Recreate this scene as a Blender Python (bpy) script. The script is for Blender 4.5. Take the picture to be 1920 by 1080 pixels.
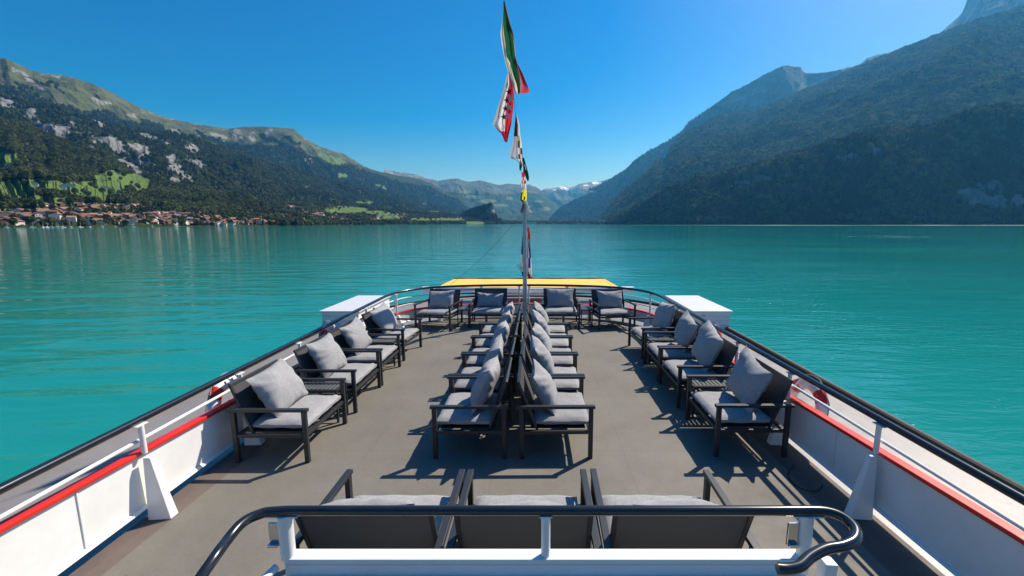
import bpy, bmesh, math, random
import numpy as np
from mathutils import Vector, Matrix
R = math.radians
random.seed(7)
for o in list(bpy.data.objects): bpy.data.objects.remove(o)
C = bpy.context.scene.collection

# ------------------------------------------------------------------ camera, sky, sun
CX, H = 0.25, 2.2
PITCH = math.atan((540 - 419) / 800)
cam = bpy.data.cameras.new('camera'); camo = bpy.data.objects.new('camera', cam); C.objects.link(camo)
camo.location = (CX, 0, H); camo.rotation_euler = (math.pi/2 - PITCH, 0, 0)
cam.sensor_width = 36; cam.lens = 800/1920*36; cam.shift_x = -47/1920
cam.clip_start = .05; cam.clip_end = 90000
bpy.context.scene.camera = camo
SUN_AZ, SUN_EL = R(49.9), R(46.8)
w = bpy.data.worlds.new('World'); bpy.context.scene.world = w; w.use_nodes = True
wn, wl = w.node_tree.nodes, w.node_tree.links
sky = wn.new('ShaderNodeTexSky'); sky.sky_type = 'NISHITA'; sky.sun_disc = False
sky.sun_elevation = SUN_EL; sky.sun_rotation = SUN_AZ
sky.altitude = 600; sky.air_density = 1.0; sky.dust_density = 1.25; sky.ozone_density = 4.0
tint = wn.new('ShaderNodeHueSaturation'); tint.inputs['Saturation'].default_value = 1.62; tint.inputs['Hue'].default_value = 0.505
wl.new(sky.outputs[0], tint.inputs['Color'])
wl.new(tint.outputs[0], wn['Background'].inputs[0]); wn['Background'].inputs[1].default_value = 0.086
sun = bpy.data.lights.new('sun', 'SUN'); sun.energy = 4.6; sun.angle = R(.53); sun.color = (1, .95, .87)
suno = bpy.data.objects.new('sun', sun); C.objects.link(suno)
sdir = Vector((math.sin(SUN_AZ)*math.cos(SUN_EL), math.cos(SUN_AZ)*math.cos(SUN_EL), math.sin(SUN_EL)))
suno.rotation_euler = sdir.to_track_quat('Z', 'Y').to_euler()
sc = bpy.context.scene
sc.view_settings.view_transform = 'Standard'; sc.view_settings.look = 'None'
sc.view_settings.exposure = 0.55; sc.view_settings.gamma = 1
WATER = -4.5

# ------------------------------------------------------------------ helpers
def ray(px, py):
    u = (px - 1007)/800; v = (540 - py)/800
    return (u, math.cos(PITCH) + v*math.sin(PITCH), -math.sin(PITCH) + v*math.cos(PITCH))
def at_depth(px, py, Y):
    r = ray(px, py); t = Y/r[1]; return Vector((CX + r[0]*t, Y, H + r[2]*t))
def lerp(a, b, t): return a + (b-a)*t

def tag(o, label=None, cat=None, group=None, kind=None):
    if label: o['label'] = label
    if cat: o['category'] = cat
    if group: o['group'] = group
    if kind: o['kind'] = kind
    return o
def empty(name, loc, rz=0, label=None, cat=None, group=None):
    o = bpy.data.objects.new(name, None); C.objects.link(o); o.location = loc; o.rotation_euler = (0, 0, rz)
    o.empty_display_size = .2
    return tag(o, label, cat, group)
def copy_tree(o, parent=None):
    c = o.copy(); C.objects.link(c)
    if parent: c.parent = parent
    for ch in o.children: copy_tree(ch, c)
    return c

class MB:
    def __init__(s): s.v = []; s.f = []; s.m = []
    def add(s, vs, fs, m=0):
        b = len(s.v); s.v += [tuple(x) for x in vs]; s.f += [tuple(i+b for i in f) for f in fs]; s.m += [m]*len(fs); return s
    def box(s, c, d, m=0, M=None):
        x, y, z = d[0]/2, d[1]/2, d[2]/2
        vs = [Vector((a*x, b*y, e*z)) for e in (-1, 1) for b in (-1, 1) for a in (-1, 1)]
        if M: vs = [M @ q for q in vs]
        vs = [q + Vector(c) for q in vs]
        return s.add(vs, [(0,2,3,1),(4,5,7,6),(0,1,5,4),(2,6,7,3),(0,4,6,2),(1,3,7,5)], m)
    def hexa(s, lo, hi, m=0):   # two quads of 4 points each (counter-clockwise seen from above)
        return s.add(list(lo)+list(hi), [(3,2,1,0),(4,5,6,7),(0,1,5,4),(1,2,6,5),(2,3,7,6),(3,0,4,7)], m)
    def beam(s, p0, p1, w, h, up=(0,0,1), m=0):
        p0, p1 = Vector(p0), Vector(p1); d = (p1-p0).normalized(); u = Vector(up); r = d.cross(u)
        if r.length < 1e-4: r = Vector((1,0,0))
        r.normalize(); u = r.cross(d)
        q = [r*w/2+u*h/2, -r*w/2+u*h/2, -r*w/2-u*h/2, r*w/2-u*h/2]
        vs = [p0+x for x in q]+[p1+x for x in q]
        return s.add(vs, [(0,1,2,3),(7,6,5,4),(0,4,5,1),(1,5,6,2),(2,6,7,3),(3,7,4,0)], m)
    def tube(s, pts, r, n=10, m=0, cap=True):
        pts = [Vector(p) for p in pts]; k = len(pts); vs = []
        rr = r if isinstance(r, (list, tuple)) else [r]*k
        ref = None
        for i, p in enumerate(pts):
            d = (pts[min(i+1,k-1)]-pts[max(i-1,0)]).normalized()
            if ref is None:
                ref = Vector((0,0,1)) if abs(d.z) < .9 else Vector((1,0,0))
            a = (ref - d*ref.dot(d)).normalized(); ref = a; b = d.cross(a)
            vs += [p + (a*math.cos(2*math.pi*j/n)+b*math.sin(2*math.pi*j/n))*rr[i] for j in range(n)]
        fs = [(i*n+j, (i)*n+(j+1)%n, (i+1)*n+(j+1)%n, (i+1)*n+j) for i in range(k-1) for j in range(n)]
        if cap: fs += [tuple(range(n))[::-1], tuple((k-1)*n+j for j in range(n))]
        return s.add(vs, fs, m)
    def ring(s, path, prof, m=0, closed=False):   # sweep a closed 2D profile (offset along horizontal normal, z) on a horizontal path [(x,y)]
        k = len(path); n = len(prof(0)) if callable(prof) else len(prof); vs = []
        for i, p in enumerate(path):
            a = Vector(path[max(i-1,0)]); b = Vector(path[min(i+1,k-1)]); d = (b-a).normalized(); nr = Vector((d.y, -d.x))
            for (o, z) in (prof(i) if callable(prof) else prof): vs.append((p[0]+nr.x*o, p[1]+nr.y*o, z))
        fs = [(i*n+j, (i+1)*n+j, (i+1)*n+(j+1)%n, i*n+(j+1)%n) for i in range(k-1) for j in range(n)]
        fs += [tuple(range(n)), tuple((k-1)*n+j for j in range(n))[::-1]]
        return s.add(vs, fs, m)
    def build(s, name, mats, parent=None, smooth=False, bevel=0):
        me = bpy.data.meshes.new(name); me.from_pydata(s.v, [], s.f)
        for x in (mats if isinstance(mats, (list, tuple)) else [mats]): me.materials.append(x)
        for i, p in enumerate(me.polygons): p.material_index = s.m[i]; p.use_smooth = smooth
        bm = bmesh.new(); bm.from_mesh(me); bmesh.ops.recalc_face_normals(bm, faces=bm.faces); bm.to_mesh(me); bm.free()
        if smooth:
            try: me.set_sharp_from_angle(angle=R(40))
            except Exception: pass
        o = bpy.data.objects.new(name, me); C.objects.link(o)
        if parent: o.parent = parent
        if bevel:
            b = o.modifiers.new('bevel', 'BEVEL'); b.width = bevel; b.segments = 2; b.limit_method = 'ANGLE'
        return o

def smooth_path(pts, step=6):
    out = []; n = len(pts)
    for i in range(n-1):
        p0 = Vector(pts[max(i-1,0)]); p1 = Vector(pts[i]); p2 = Vector(pts[i+1]); p3 = Vector(pts[min(i+2,n-1)])
        for k in range(step):
            t = k/step
            out.append(.5*((2*p1)+(p2-p0)*t+(2*p0-5*p1+4*p2-p3)*t*t+(-p0+3*p1-3*p2+p3)*t**3))
    out.append(Vector(pts[-1])); return out

# ------------------------------------------------------------------ materials
def mat(name, col, rough=.5, metal=0, var=0, vscale=3, bump=0, bscale=80, spec=.5, coat=0, dirt=None, coord='Object'):
    m = bpy.data.materials.new(name); m.use_nodes = True; n, l = m.node_tree.nodes, m.node_tree.links
    b = n['Principled BSDF']; b.inputs['Base Color'].default_value = (*col, 1); b.inputs['Roughness'].default_value = rough
    b.inputs['Metallic'].default_value = metal; b.inputs['Specular IOR Level'].default_value = spec; b.inputs['Coat Weight'].default_value = coat
    tc = n.new('ShaderNodeTexCoord')
    if var or dirt:
        t = n.new('ShaderNodeTexNoise'); t.inputs['Scale'].default_value = vscale; t.inputs['Detail'].default_value = 6; t.inputs['Roughness'].default_value = .65
        l.new(tc.outputs[coord], t.inputs['Vector'])
        r = n.new('ShaderNodeValToRGB'); r.color_ramp.elements[0].position = .3; r.color_ramp.elements[1].position = .7
        lo = dirt if dirt else tuple(c*(1-var) for c in col); hi = col if dirt else tuple(min(c*(1+var), 1) for c in col)
        r.color_ramp.elements[0].color = (*lo, 1); r.color_ramp.elements[1].color = (*hi, 1)
        l.new(t.outputs['Fac'], r.inputs[0]); l.new(r.outputs[0], b.inputs['Base Color'])
        mr = n.new('ShaderNodeMapRange'); mr.inputs['To Min'].default_value = min(rough*1.25, 1); mr.inputs['To Max'].default_value = rough*.85
        l.new(t.outputs['Fac'], mr.inputs['Value']); l.new(mr.outputs[0], b.inputs['Roughness'])
    if bump:
        t = n.new('ShaderNodeTexNoise'); t.inputs['Scale'].default_value = bscale; t.inputs['Detail'].default_value = 4
        l.new(tc.outputs[coord], t.inputs['Vector'])
        bp = n.new('ShaderNodeBump'); bp.inputs['Strength'].default_value = bump; bp.inputs['Distance'].default_value = .01
        l.new(t.outputs['Fac'], bp.inputs['Height']); l.new(bp.outputs[0], b.inputs['Normal'])
    return m

def fabric(name, col, wscale=260):
    m = bpy.data.materials.new(name); m.use_nodes = True; n, l = m.node_tree.nodes, m.node_tree.links
    b = n['Principled BSDF']; b.inputs['Roughness'].default_value = .92; b.inputs['Specular IOR Level'].default_value = .15
    b.inputs['Sheen Weight'].default_value = .0
    tc = n.new('ShaderNodeTexCoord'); oi = n.new('ShaderNodeObjectInfo')
    v = []
    for s in ((1, .12, 1), (.12, 1, 1)):
        mp = n.new('ShaderNodeMapping'); mp.inputs['Scale'].default_value = s; l.new(tc.outputs['Object'], mp.inputs[0])
        t = n.new('ShaderNodeTexNoise'); t.inputs['Scale'].default_value = wscale; t.inputs['Detail'].default_value = 2; l.new(mp.outputs[0], t.inputs['Vector']); v.append(t)
    ad = n.new('ShaderNodeMath'); ad.operation = 'ADD'; l.new(v[0].outputs['Fac'], ad.inputs[0]); l.new(v[1].outputs['Fac'], ad.inputs[1])
    r = n.new('ShaderNodeMapRange'); r.inputs['From Min'].default_value = .7; r.inputs['From Max'].default_value = 1.3
    r.inputs['To Min'].default_value = .78; r.inputs['To Max'].default_value = 1.2; l.new(ad.outputs[0], r.inputs['Value'])
    big = n.new('ShaderNodeTexNoise'); big.inputs['Scale'].default_value = 7; big.inputs['Detail'].default_value = 5; l.new(tc.outputs['Object'], big.inputs['Vector'])
    r2 = n.new('ShaderNodeMapRange'); r2.inputs['To Min'].default_value = .88; r2.inputs['To Max'].default_value = 1.12; l.new(big.outputs['Fac'], r2.inputs['Value'])
    r3 = n.new('ShaderNodeMapRange'); r3.inputs['To Min'].default_value = .9; r3.inputs['To Max'].default_value = 1.08; l.new(oi.outputs['Random'], r3.inputs['Value'])
    m1 = n.new('ShaderNodeMath'); m1.operation = 'MULTIPLY'; l.new(r.outputs[0], m1.inputs[0]); l.new(r2.outputs[0], m1.inputs[1])
    m2 = n.new('ShaderNodeMath'); m2.operation = 'MULTIPLY'; l.new(m1.outputs[0], m2.inputs[0]); l.new(r3.outputs[0], m2.inputs[1])
    sc_ = n.new('ShaderNodeVectorMath'); sc_.operation = 'SCALE'; sc_.inputs[0].default_value = col; l.new(m2.outputs[0], sc_.inputs['Scale'])
    l.new(sc_.outputs[0], b.inputs['Base Color'])
    bp = n.new('ShaderNodeBump'); bp.inputs['Strength'].default_value = .35; bp.inputs['Distance'].default_value = .02
    l.new(big.outputs['Fac'], bp.inputs['Height']); l.new(bp.outputs[0], b.inputs['Normal'])
    return m

M_white = mat('white_paint', (.80, .80, .79), .38, dirt=(.70, .69, .66), vscale=3.1, bump=.12, bscale=5)
M_whiteflat = mat('white_painted_steel', (.72, .73, .74), .45, var=.05, vscale=4)
M_red = mat('red_paint', (.62, .022, .012), .35, var=.12, vscale=5)
M_black = mat('black_gloss_rail', (.012, .014, .018), .22, var=.3, vscale=9, coat=.4)
M_frame = mat('charcoal_powder_coat', (.022, .024, .028), .42, var=.15, vscale=20, bump=.05, bscale=300)
M_mesh = mat('charcoal_mesh_fabric', (.05, .052, .055), .65, var=.25, vscale=200, bump=.2, bscale=500)
M_fab = fabric('grey_cushion_fabric', (.29, .288, .292))
M_pil = fabric('grey_pillow_fabric', (.33, .328, .332), 200)
M_slat = mat('table_slat_metal', (.10, .105, .11), .4, var=.1, vscale=15)
M_locker = mat('pale_grey_locker_lid', (.56, .57, .59), .5, var=.05, vscale=3)
M_yellow = mat('yellow_awning_cloth', (.80, .50, .09), .8, var=.06, vscale=3)
M_brownedge = mat('brown_awning_bar', (.10, .045, .02), .5)
M_wood = mat('varnished_wood', (.36, .13, .03), .35, var=.25, vscale=8)
M_pink = mat('reddish_brown_panel', (.17, .09, .08), .7, var=.18, vscale=4)
M_alu = mat('grey_aluminium_pole', (.42, .44, .47), .35, metal=.3, var=.08, vscale=6)
M_chrome = mat('chrome_latch', (.6, .6, .6), .2, metal=1)
M_tag = mat('white_woven_tag', (.75, .75, .75), .8)
M_rope = mat('grey_rope', (.25, .24, .22), .9)
M_rub = mat('black_rubber', (.015, .015, .016), .6, var=.3, vscale=12)

def deck_mat(name, col, edge, edge_x):
    m = bpy.data.materials.new(name); m.use_nodes = True; n, l = m.node_tree.nodes, m.node_tree.links
    b = n['Principled BSDF']; tc = n.new('ShaderNodeTexCoord')
    def noise(s, d=6, sc=(1,1,1), rg=.6):
        mp = n.new('ShaderNodeMapping'); mp.inputs['Scale'].default_value = sc; l.new(tc.outputs['Object'], mp.inputs[0])
        t = n.new('ShaderNodeTexNoise'); t.inputs['Scale'].default_value = s; t.inputs['Detail'].default_value = d; t.inputs['Roughness'].default_value = rg
        l.new(mp.outputs[0], t.inputs['Vector']); return t.outputs['Fac']
    def rng(x, a, c, lo, hi):
        r = n.new('ShaderNodeMapRange'); r.inputs['From Min'].default_value = a; r.inputs['From Max'].default_value = c
        r.inputs['To Min'].default_value = lo; r.inputs['To Max'].default_value = hi; l.new(x, r.inputs['Value']); return r.outputs[0]
    def mul(x, y):
        q = n.new('ShaderNodeMath'); q.operation = 'MULTIPLY'; l.new(x, q.inputs[0]); l.new(y, q.inputs[1]); return q.outputs[0]
    def mixc(f, a, c):
        q = n.new('ShaderNodeMix'); q.data_type = 'RGBA'
        l.new(f, q.inputs['Factor'])
        for k, s in (('A', a), ('B', c)):
            i = [z for z in q.inputs if z.name == k and z.type == 'RGBA'][0]
            if isinstance(s, tuple): i.default_value = (*s, 1)
            else: l.new(s, i)
        return [z for z in q.outputs if z.type == 'RGBA'][0]
    f = mul(rng(noise(1.1), .3, .7, .88, 1.1), rng(noise(9, 5), .3, .7, .95, 1.05))
    f = mul(f, rng(noise(160, 2, (1, .15, 1)), .3, .7, .93, 1.07)); f = mul(f, rng(noise(160, 2, (.15, 1, 1)), .3, .7, .93, 1.07))
    sx = n.new('ShaderNodeSeparateXYZ'); l.new(tc.outputs['Object'], sx.inputs[0])
    ab = n.new('ShaderNodeMath'); ab.operation = 'ABSOLUTE'; l.new(sx.outputs[0], ab.inputs[0])
    ef = rng(ab.outputs[0], edge_x-.006, edge_x+.006, 0, 1)
    col_ = mixc(ef, col, edge)
    st = rng(noise(2.3, 8, rg=.72), .66, .72, 0, .55)          # scuffs and dried stains
    col_ = mixc(st, col_, tuple(c*.62 for c in col))
    st2 = rng(noise(5.7, 3, rg=.5), .73, .745, 0, .5)
    col_ = mixc(st2, col_, tuple(c*.5 for c in col))
    v = n.new('ShaderNodeVectorMath'); v.operation = 'SCALE'; l.new(col_, v.inputs[0]); l.new(f, v.inputs['Scale'])
    l.new(v.outputs[0], b.inputs['Base Color'])
    b.inputs['Specular IOR Level'].default_value = .3 if edge_x < 50 else .55
    l.new(rng(noise(3), .3, .7, *((.6, .85) if edge_x < 50 else (.34, .5))), b.inputs['Roughness'])
    # joints between the sheets of deck covering
    for ax, per, off in ((1, 1.9, .45), (0, 1.24, .62)):
        a1 = n.new('ShaderNodeMath'); a1.operation = 'MULTIPLY_ADD'; l.new(sx.outputs[ax], a1.inputs[0]); a1.inputs[1].default_value = 1/per; a1.inputs[2].default_value = off+50
        a2 = n.new('ShaderNodeMath'); a2.operation = 'FRACT'; l.new(a1.outputs[0], a2.inputs[0])
        a3 = n.new('ShaderNodeMath'); a3.operation = 'SUBTRACT'; l.new(a2.outputs[0], a3.inputs[0]); a3.inputs[1].default_value = .5
        a4 = n.new('ShaderNodeMath'); a4.operation = 'ABSOLUTE'; l.new(a3.outputs[0], a4.inputs[0])
        col_ = mixc(rng(a4.outputs[0], .0035/per, .0015/per, 0, .38), col_, tuple(c*.45 for c in col))
        v.inputs[0].default_value = (0, 0, 0); l.new(col_, v.inputs[0])
    bp = n.new('ShaderNodeBump'); bp.inputs['Strength'].default_value = .25; bp.inputs['Distance'].default_value = .004
    l.new(noise(220, 3), bp.inputs['Height']); l.new(bp.outputs[0], b.inputs['Normal'])
    return m
M_deck = deck_mat('olive_grey_deck_rubber', (.165, .152, .128), (.135, .105, .09), 2.5)
M_side = deck_mat('beige_grey_side_deck', (.235, .215, .20), (.235, .215, .20), 60)

# ------------------------------------------------------------------ numpy noise and terrain
def _h(ix, iy, s):
    n = (ix.astype(np.int64)*374761393 + iy.astype(np.int64)*668265263 + s*1442695041) & 0xffffffff
    n = ((n ^ (n >> 13))*1274126177) & 0xffffffff
    return ((n ^ (n >> 16)) & 0xffff)/65535.
def vn(x, y, s=0):
    x = np.asarray(x, float); y = np.asarray(y, float)+0*x; x = x+0*y
    ix, iy = np.floor(x), np.floor(y); fx, fy = x-ix, y-iy
    fx = fx*fx*fx*(fx*(fx*6-15)+10); fy = fy*fy*fy*(fy*(fy*6-15)+10)
    a, b, c, d = _h(ix, iy, s), _h(ix+1, iy, s), _h(ix, iy+1, s), _h(ix+1, iy+1, s)
    return a+(b-a)*fx+(c-a)*fy+(a-b-c+d)*fx*fy
def fbm(x, y, s=0, o=5, g=.5):
    t = 0; a = 1; n = 0
    for k in range(o): t = t + a*vn(x*2**k+k*17.3, y*2**k+k*9.1, s+k); n += a; a *= g
    return t/n
def ridged(x, y, s=0, o=4):
    t = 0; a = 1; n = 0
    for k in range(o): t = t + a*(1-np.abs(2*vn(x*2**k+k*7.7, y*2**k+k*3.1, s+k)-1)); n += a; a *= .5
    return t/n
def projn(X, Y, Z):
    dx, dy, dz = X-CX, Y, Z-H; c = dy*math.cos(PITCH)-dz*math.sin(PITCH); u = dy*math.sin(PITCH)+dz*math.cos(PITCH)
    return 1007+800*dx/c, 540-800*u/c
def ell(px, py, L, edge=.35):
    m = np.zeros_like(px)
    for e in L:
        cx, cy, rx, ry = e[:4]; an = R(e[4]) if len(e) > 4 else 0
        dx, dy = px-cx, py-cy; x = dx*math.cos(an)+dy*math.sin(an); y = -dx*math.sin(an)+dy*math.cos(an)
        d = np.sqrt((x/rx)**2+(y/ry)**2); m = np.maximum(m, np.clip((1+edge-d)/(2*edge), 0, 1))
    return m

class Layer: pass
def terrain(name, crest, foot, cols, rows, zf=-9., prof=1.25, amp=40., gully=0., gfreq=60., camp=6., nscale=300., seed=0, gdir=None, gw=450., gst=4., masks=None, back=.45, material=None, bdrop=.6):
    """a hill as a height field: foot line to crest line, then down the far side"""
    A, S, YC = [], [], []
    for px, py, yc in crest:
        r = ray(px, py); A.append(r[0]/r[1]); S.append(r[2]/r[1]); YC.append(yc)
    o = np.argsort(A); A, S, YC = np.array(A)[o], np.array(S)[o], np.array(YC, float)[o]
    FA = np.array([ray(f[0], 419)[0]/ray(f[0], 419)[1] for f in foot]); FY = np.array([f[1] for f in foot], float); FZ = np.array([f[2] if len(f) > 2 else zf for f in foot], float)
    m0, m1 = max(A[0], -1.56), min(A[-1], 1.42)      # finer grid where the hill faces the ship, coarser along the shore beyond
    a = np.linspace(m0, m1, cols)
    if A[0] < m0-.1: a = np.concatenate([np.linspace(A[0], m0, 90)[:-1], a])
    if A[-1] > m1+.1: a = np.concatenate([a, np.linspace(m1, A[-1], 90)[1:]])
    cols = len(a); yc = np.interp(a, A, YC); zc = H+np.interp(a, A, S)*yc; yf = np.interp(a, FA, FY)
    zf = np.interp(a, FA, FZ); zc = np.maximum(zc, zf+1)
    nb = max(6, rows//6); t = np.concatenate([np.linspace(0, 1, rows), 1+np.linspace(0, 1, nb+1)[1:]])
    T, Aa = np.meshgrid(t, a, indexing='ij'); Yf, Yc, Zc, zf = [np.broadcast_to(q, T.shape) for q in (yf, yc, zc, zf)]
    tt = np.minimum(T, 1); bb = np.clip(T-1, 0, 1)
    Y = Yf+(Yc-Yf)*tt+bb*back*(Yc-Yf+400); X = CX+Aa*Y
    p = tt**prof if not callable(prof) else prof(tt)
    Z = zf+(Zc-zf)*p
    n = fbm(X/nscale, Y/nscale, seed, 6)-.5
    win = np.sin(np.pi*np.clip(tt, 0, 1))**.8
    Z = Z+n*amp*2*win*np.clip((Zc-zf)/200, .05, 1.5)
    if gully:
        if gdir is not None:
            ca, sa = math.cos(R(gdir)), math.sin(R(gdir)); al, ac = X*ca+Y*sa, -X*sa+Y*ca
            wob = (fbm(X/gw/2.5, Y/gw/2.5, seed+5, 3)-.5)*1.6
            g = ridged(al/gw+wob, ac/gw/gst+wob*.3, seed+9, 5)-.6
        else: g = ridged(Aa*gfreq+fbm(X/nscale/2, Y/nscale/2, seed+5, 3)*1.6, T*1.3, seed+9, 4)-.55
        Z = Z+g*gully*win**.7*np.clip((Zc-zf)/300, .02, 1.5)
    Z = Z+(fbm(X/60, Y/60, seed+3, 4)-.5)*2*camp
    Z = Z-bb*bdrop*(Zc-zf)*(1+.3*n)
    Ly = Layer(); Ly.X, Ly.Y, Ly.Z, Ly.rows, Ly.a, Ly.t = X, Y, Z, rows, a, t
    Ly.px, Ly.py = projn(X, Y, Z)
    wx, wy = (fbm(Ly.px/26, Ly.py/14, seed+60, 4)-.5)*34, (fbm(Ly.px/26, Ly.py/14, seed+66, 4)-.5)*(18 if Ly.py.min() < 370 and yc.max() < 14000 else 0)
    keep_ = (Ly.px, Ly.py); Ly.px, Ly.py = Ly.px+(wx if yc.max() < 14000 else 0), Ly.py+np.where(keep_[1] > 375, wy*.15, wy)
    mk = masks(Ly) if masks else {}
    Ly.px, Ly.py = keep_
    if 'rock' in mk:
        br = np.clip((fbm(X/70+Z/90, Z/38, seed+40, 4)-.40)*6, 0, 1); mk['rock'] = np.where(mk['rock'] > 0, mk['rock']*(.6+.4*br), 0)
        Z += mk['rock']*(ridged(X/45, Z/30+Y/45, seed+44, 4)-.5)*min(26, nscale/14)*(Zc > 100); Ly.Z = Z
    Ly.masks = {k: mk.get(k, np.zeros_like(X)) for k in ('rock', 'meadow', 'alpine', 'snow')}
    nr, nc = X.shape
    me = bpy.data.meshes.new(name)
    idx = np.arange(nr*nc).reshape(nr, nc)
    q = np.stack([idx[:-1, :-1], idx[:-1, 1:], idx[1:, 1:], idx[1:, :-1]], -1).reshape(-1, 4)
    me.vertices.add(nr*nc); me.vertices.foreach_set('co', np.stack([X, Y, Z], -1).astype(np.float32).ravel())
    me.loops.add(q.size); me.loops.foreach_set('vertex_index', q.astype(np.int32).ravel())
    me.polygons.add(len(q)); me.polygons.foreach_set('loop_start', (np.arange(len(q))*4).astype(np.int32))
    me.update(calc_edges=True)
    me.polygons.foreach_set('use_smooth', np.ones(len(q), bool))
    for k, v in Ly.masks.items():
        at = me.attributes.new(k, 'FLOAT', 'POINT'); at.data.foreach_set('value', v.astype(np.float32).ravel())
    me.materials.append(material)
    ob = bpy.data.objects.new(name, me); C.objects.link(ob); ob['kind'] = 'structure'; Ly.ob = ob
    return Ly
def sample(Ly, i, j):      # i row float, j col float
    i0 = np.clip(np.floor(i).astype(int), 0, Ly.X.shape[0]-2); j0 = np.clip(np.floor(j).astype(int), 0, Ly.X.shape[1]-2); fi, fj = i-i0, j-j0
    def b(Q): return (Q[i0, j0]*(1-fi)*(1-fj)+Q[i0+1, j0]*fi*(1-fj)+Q[i0, j0+1]*(1-fi)*fj+Q[i0+1, j0+1]*fi*fj)
    return b

def hill_mat(name, tree=(.022, .038, .016), tree2=(.045, .062, .022), meadow=(.115, .175, .05), alpine=(.095, .108, .05), rock=(.25, .25, .25), s=1.):
    m = bpy.data.materials.new(name); m.use_nodes = True; n, l = m.node_tree.nodes, m.node_tree.links
    b = n['Principled BSDF']; b.inputs['Roughness'].default_value = .95; b.inputs['Specular IOR Level'].default_value = .05
    tc = n.new('ShaderNodeTexCoord')
    def noise(s_, d=6, sc=(1, 1, 1), rg=.6):
        mp = n.new('ShaderNodeMapping'); mp.inputs['Scale'].default_value = sc; l.new(tc.outputs['Object'], mp.inputs[0])
        t = n.new('ShaderNodeTexNoise'); t.inputs['Scale'].default_value = s_; t.inputs['Detail'].default_value = d; t.inputs['Roughness'].default_value = rg
        l.new(mp.outputs[0], t.inputs['Vector']); return t.outputs['Fac']
    def mixc(f, a, c):
        q = n.new('ShaderNodeMix'); q.data_type = 'RGBA'; l.new(f, q.inputs['Factor'])
        for k, sx in (('A', a), ('B', c)):
            i = [z for z in q.inputs if z.name == k and z.type == 'RGBA'][0]
            if isinstance(sx, tuple): i.default_value = (*sx, 1)
            else: l.new(sx, i)
        return [z for z in q.outputs if z.type == 'RGBA'][0]
    def rng(x, a, c, lo=0, hi=1):
        r = n.new('ShaderNodeMapRange'); r.inputs['From Min'].default_value = a; r.inputs['From Max'].default_value = c
        r.inputs['To Min'].default_value = lo; r.inputs['To Max'].default_value = hi; l.new(x, r.inputs['Value']); return r.outputs[0]
    def msk(k, nf, w=.5):
        a = n.new('ShaderNodeAttribute'); a.attribute_name = k
        q = n.new('ShaderNodeMath'); q.operation = 'MULTIPLY_ADD'; l.new(nf, q.inputs[0]); q.inputs[1].default_value = w*2; l.new(a.outputs['Fac'], q.inputs[2])
        return rng(q.outputs[0], .5+w, .62+w)
    n1, n2, n3 = noise(.02/s, 8), noise(.006/s, 8, rg=.65), noise(.05/s, 6)
    nv = noise(.022/s, 7, (1, 1, .25), .7)
    c = mixc(rng(n1, .4, .62), tree, tree2)
    al = mixc(rng(n2, .42, .6), tuple(x*.5 for x in alpine), alpine)
    al = mixc(rng(n3, .5, .7), al, tuple(x*1.25 for x in alpine))
    c = mixc(msk('alpine', n2, .45), c, al)
    md = mixc(rng(n1, .35, .65), tuple(x*.75 for x in meadow), meadow)
    c = mixc(msk('meadow', n1, .15), c, md)
    rk = mixc(rng(nv, .36, .62), tuple(x*.42 for x in rock), rock)  # darker vertical streaks, partly crevice shadow put into the rock colour
    c = mixc(msk('rock', nv, .6), c, rk)
    c = mixc(msk('snow', n1, .2), c, (.85, .87, .9))
    l.new(c, b.inputs['Base Color'])
    bp = n.new('ShaderNodeBump'); bp.inputs['Strength'].default_value = .8; bp.inputs['Distance'].default_value = 14*s
    l.new(noise(.03/s, 8, rg=.7), bp.inputs['Height']); l.new(bp.outputs[0], b.inputs['Normal'])
    return m
M_hill = hill_mat('wooded_hillside'); M_hillfar = hill_mat('far_mountainside', s=2.5, alpine=(.10, .112, .078), meadow=(.12, .16, .075))  # far copy is bluer, some distance haze put into its colours

# left side, far to near ---------------------------------------------------------------
sky1 = [(-1400,60,2800),(-700,40,3300),(-200,70,3900),(-60,100,4100),(0,110,4300),(12,110,4320),(32,119,4400),(60,133,4500),(82,138,4550),(110,141,4650),(140,146,4700),(150,150,4750),(175,158,4900),(205,172,5100),(240,190,5300),(270,205,5500),(300,217,5700),(340,227,5900),(380,235,6100),(410,239,6300),(428,242.5,6400),(440,240,6450),(466,237,6600),(506,238,6800),(550,241,7000),(560,250,7050),(575,262,7150),(603,276,7400),(625,283,7600),(644,288,7800),(665,301,8000),(681,311,8200),(700,319,8400),(722,324,8700),(744,328.5,9000),(770,333,9300),(790,337,9500),(812,345,9700),(834,359,9800),(845,360.5,9850),(859,361.5,9900),(866,368,9900),(872,378,9850),(881,388,9800),(892,398,9600),(905,414,9400)]
tl_x, tl_y = [-200,0,60,100,200,300,350,400,450,480,510,545,575,610,650,690,720], [110,158,172,190,216,240,252,266,272,264,278,268,286,300,312,316,300]
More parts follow.
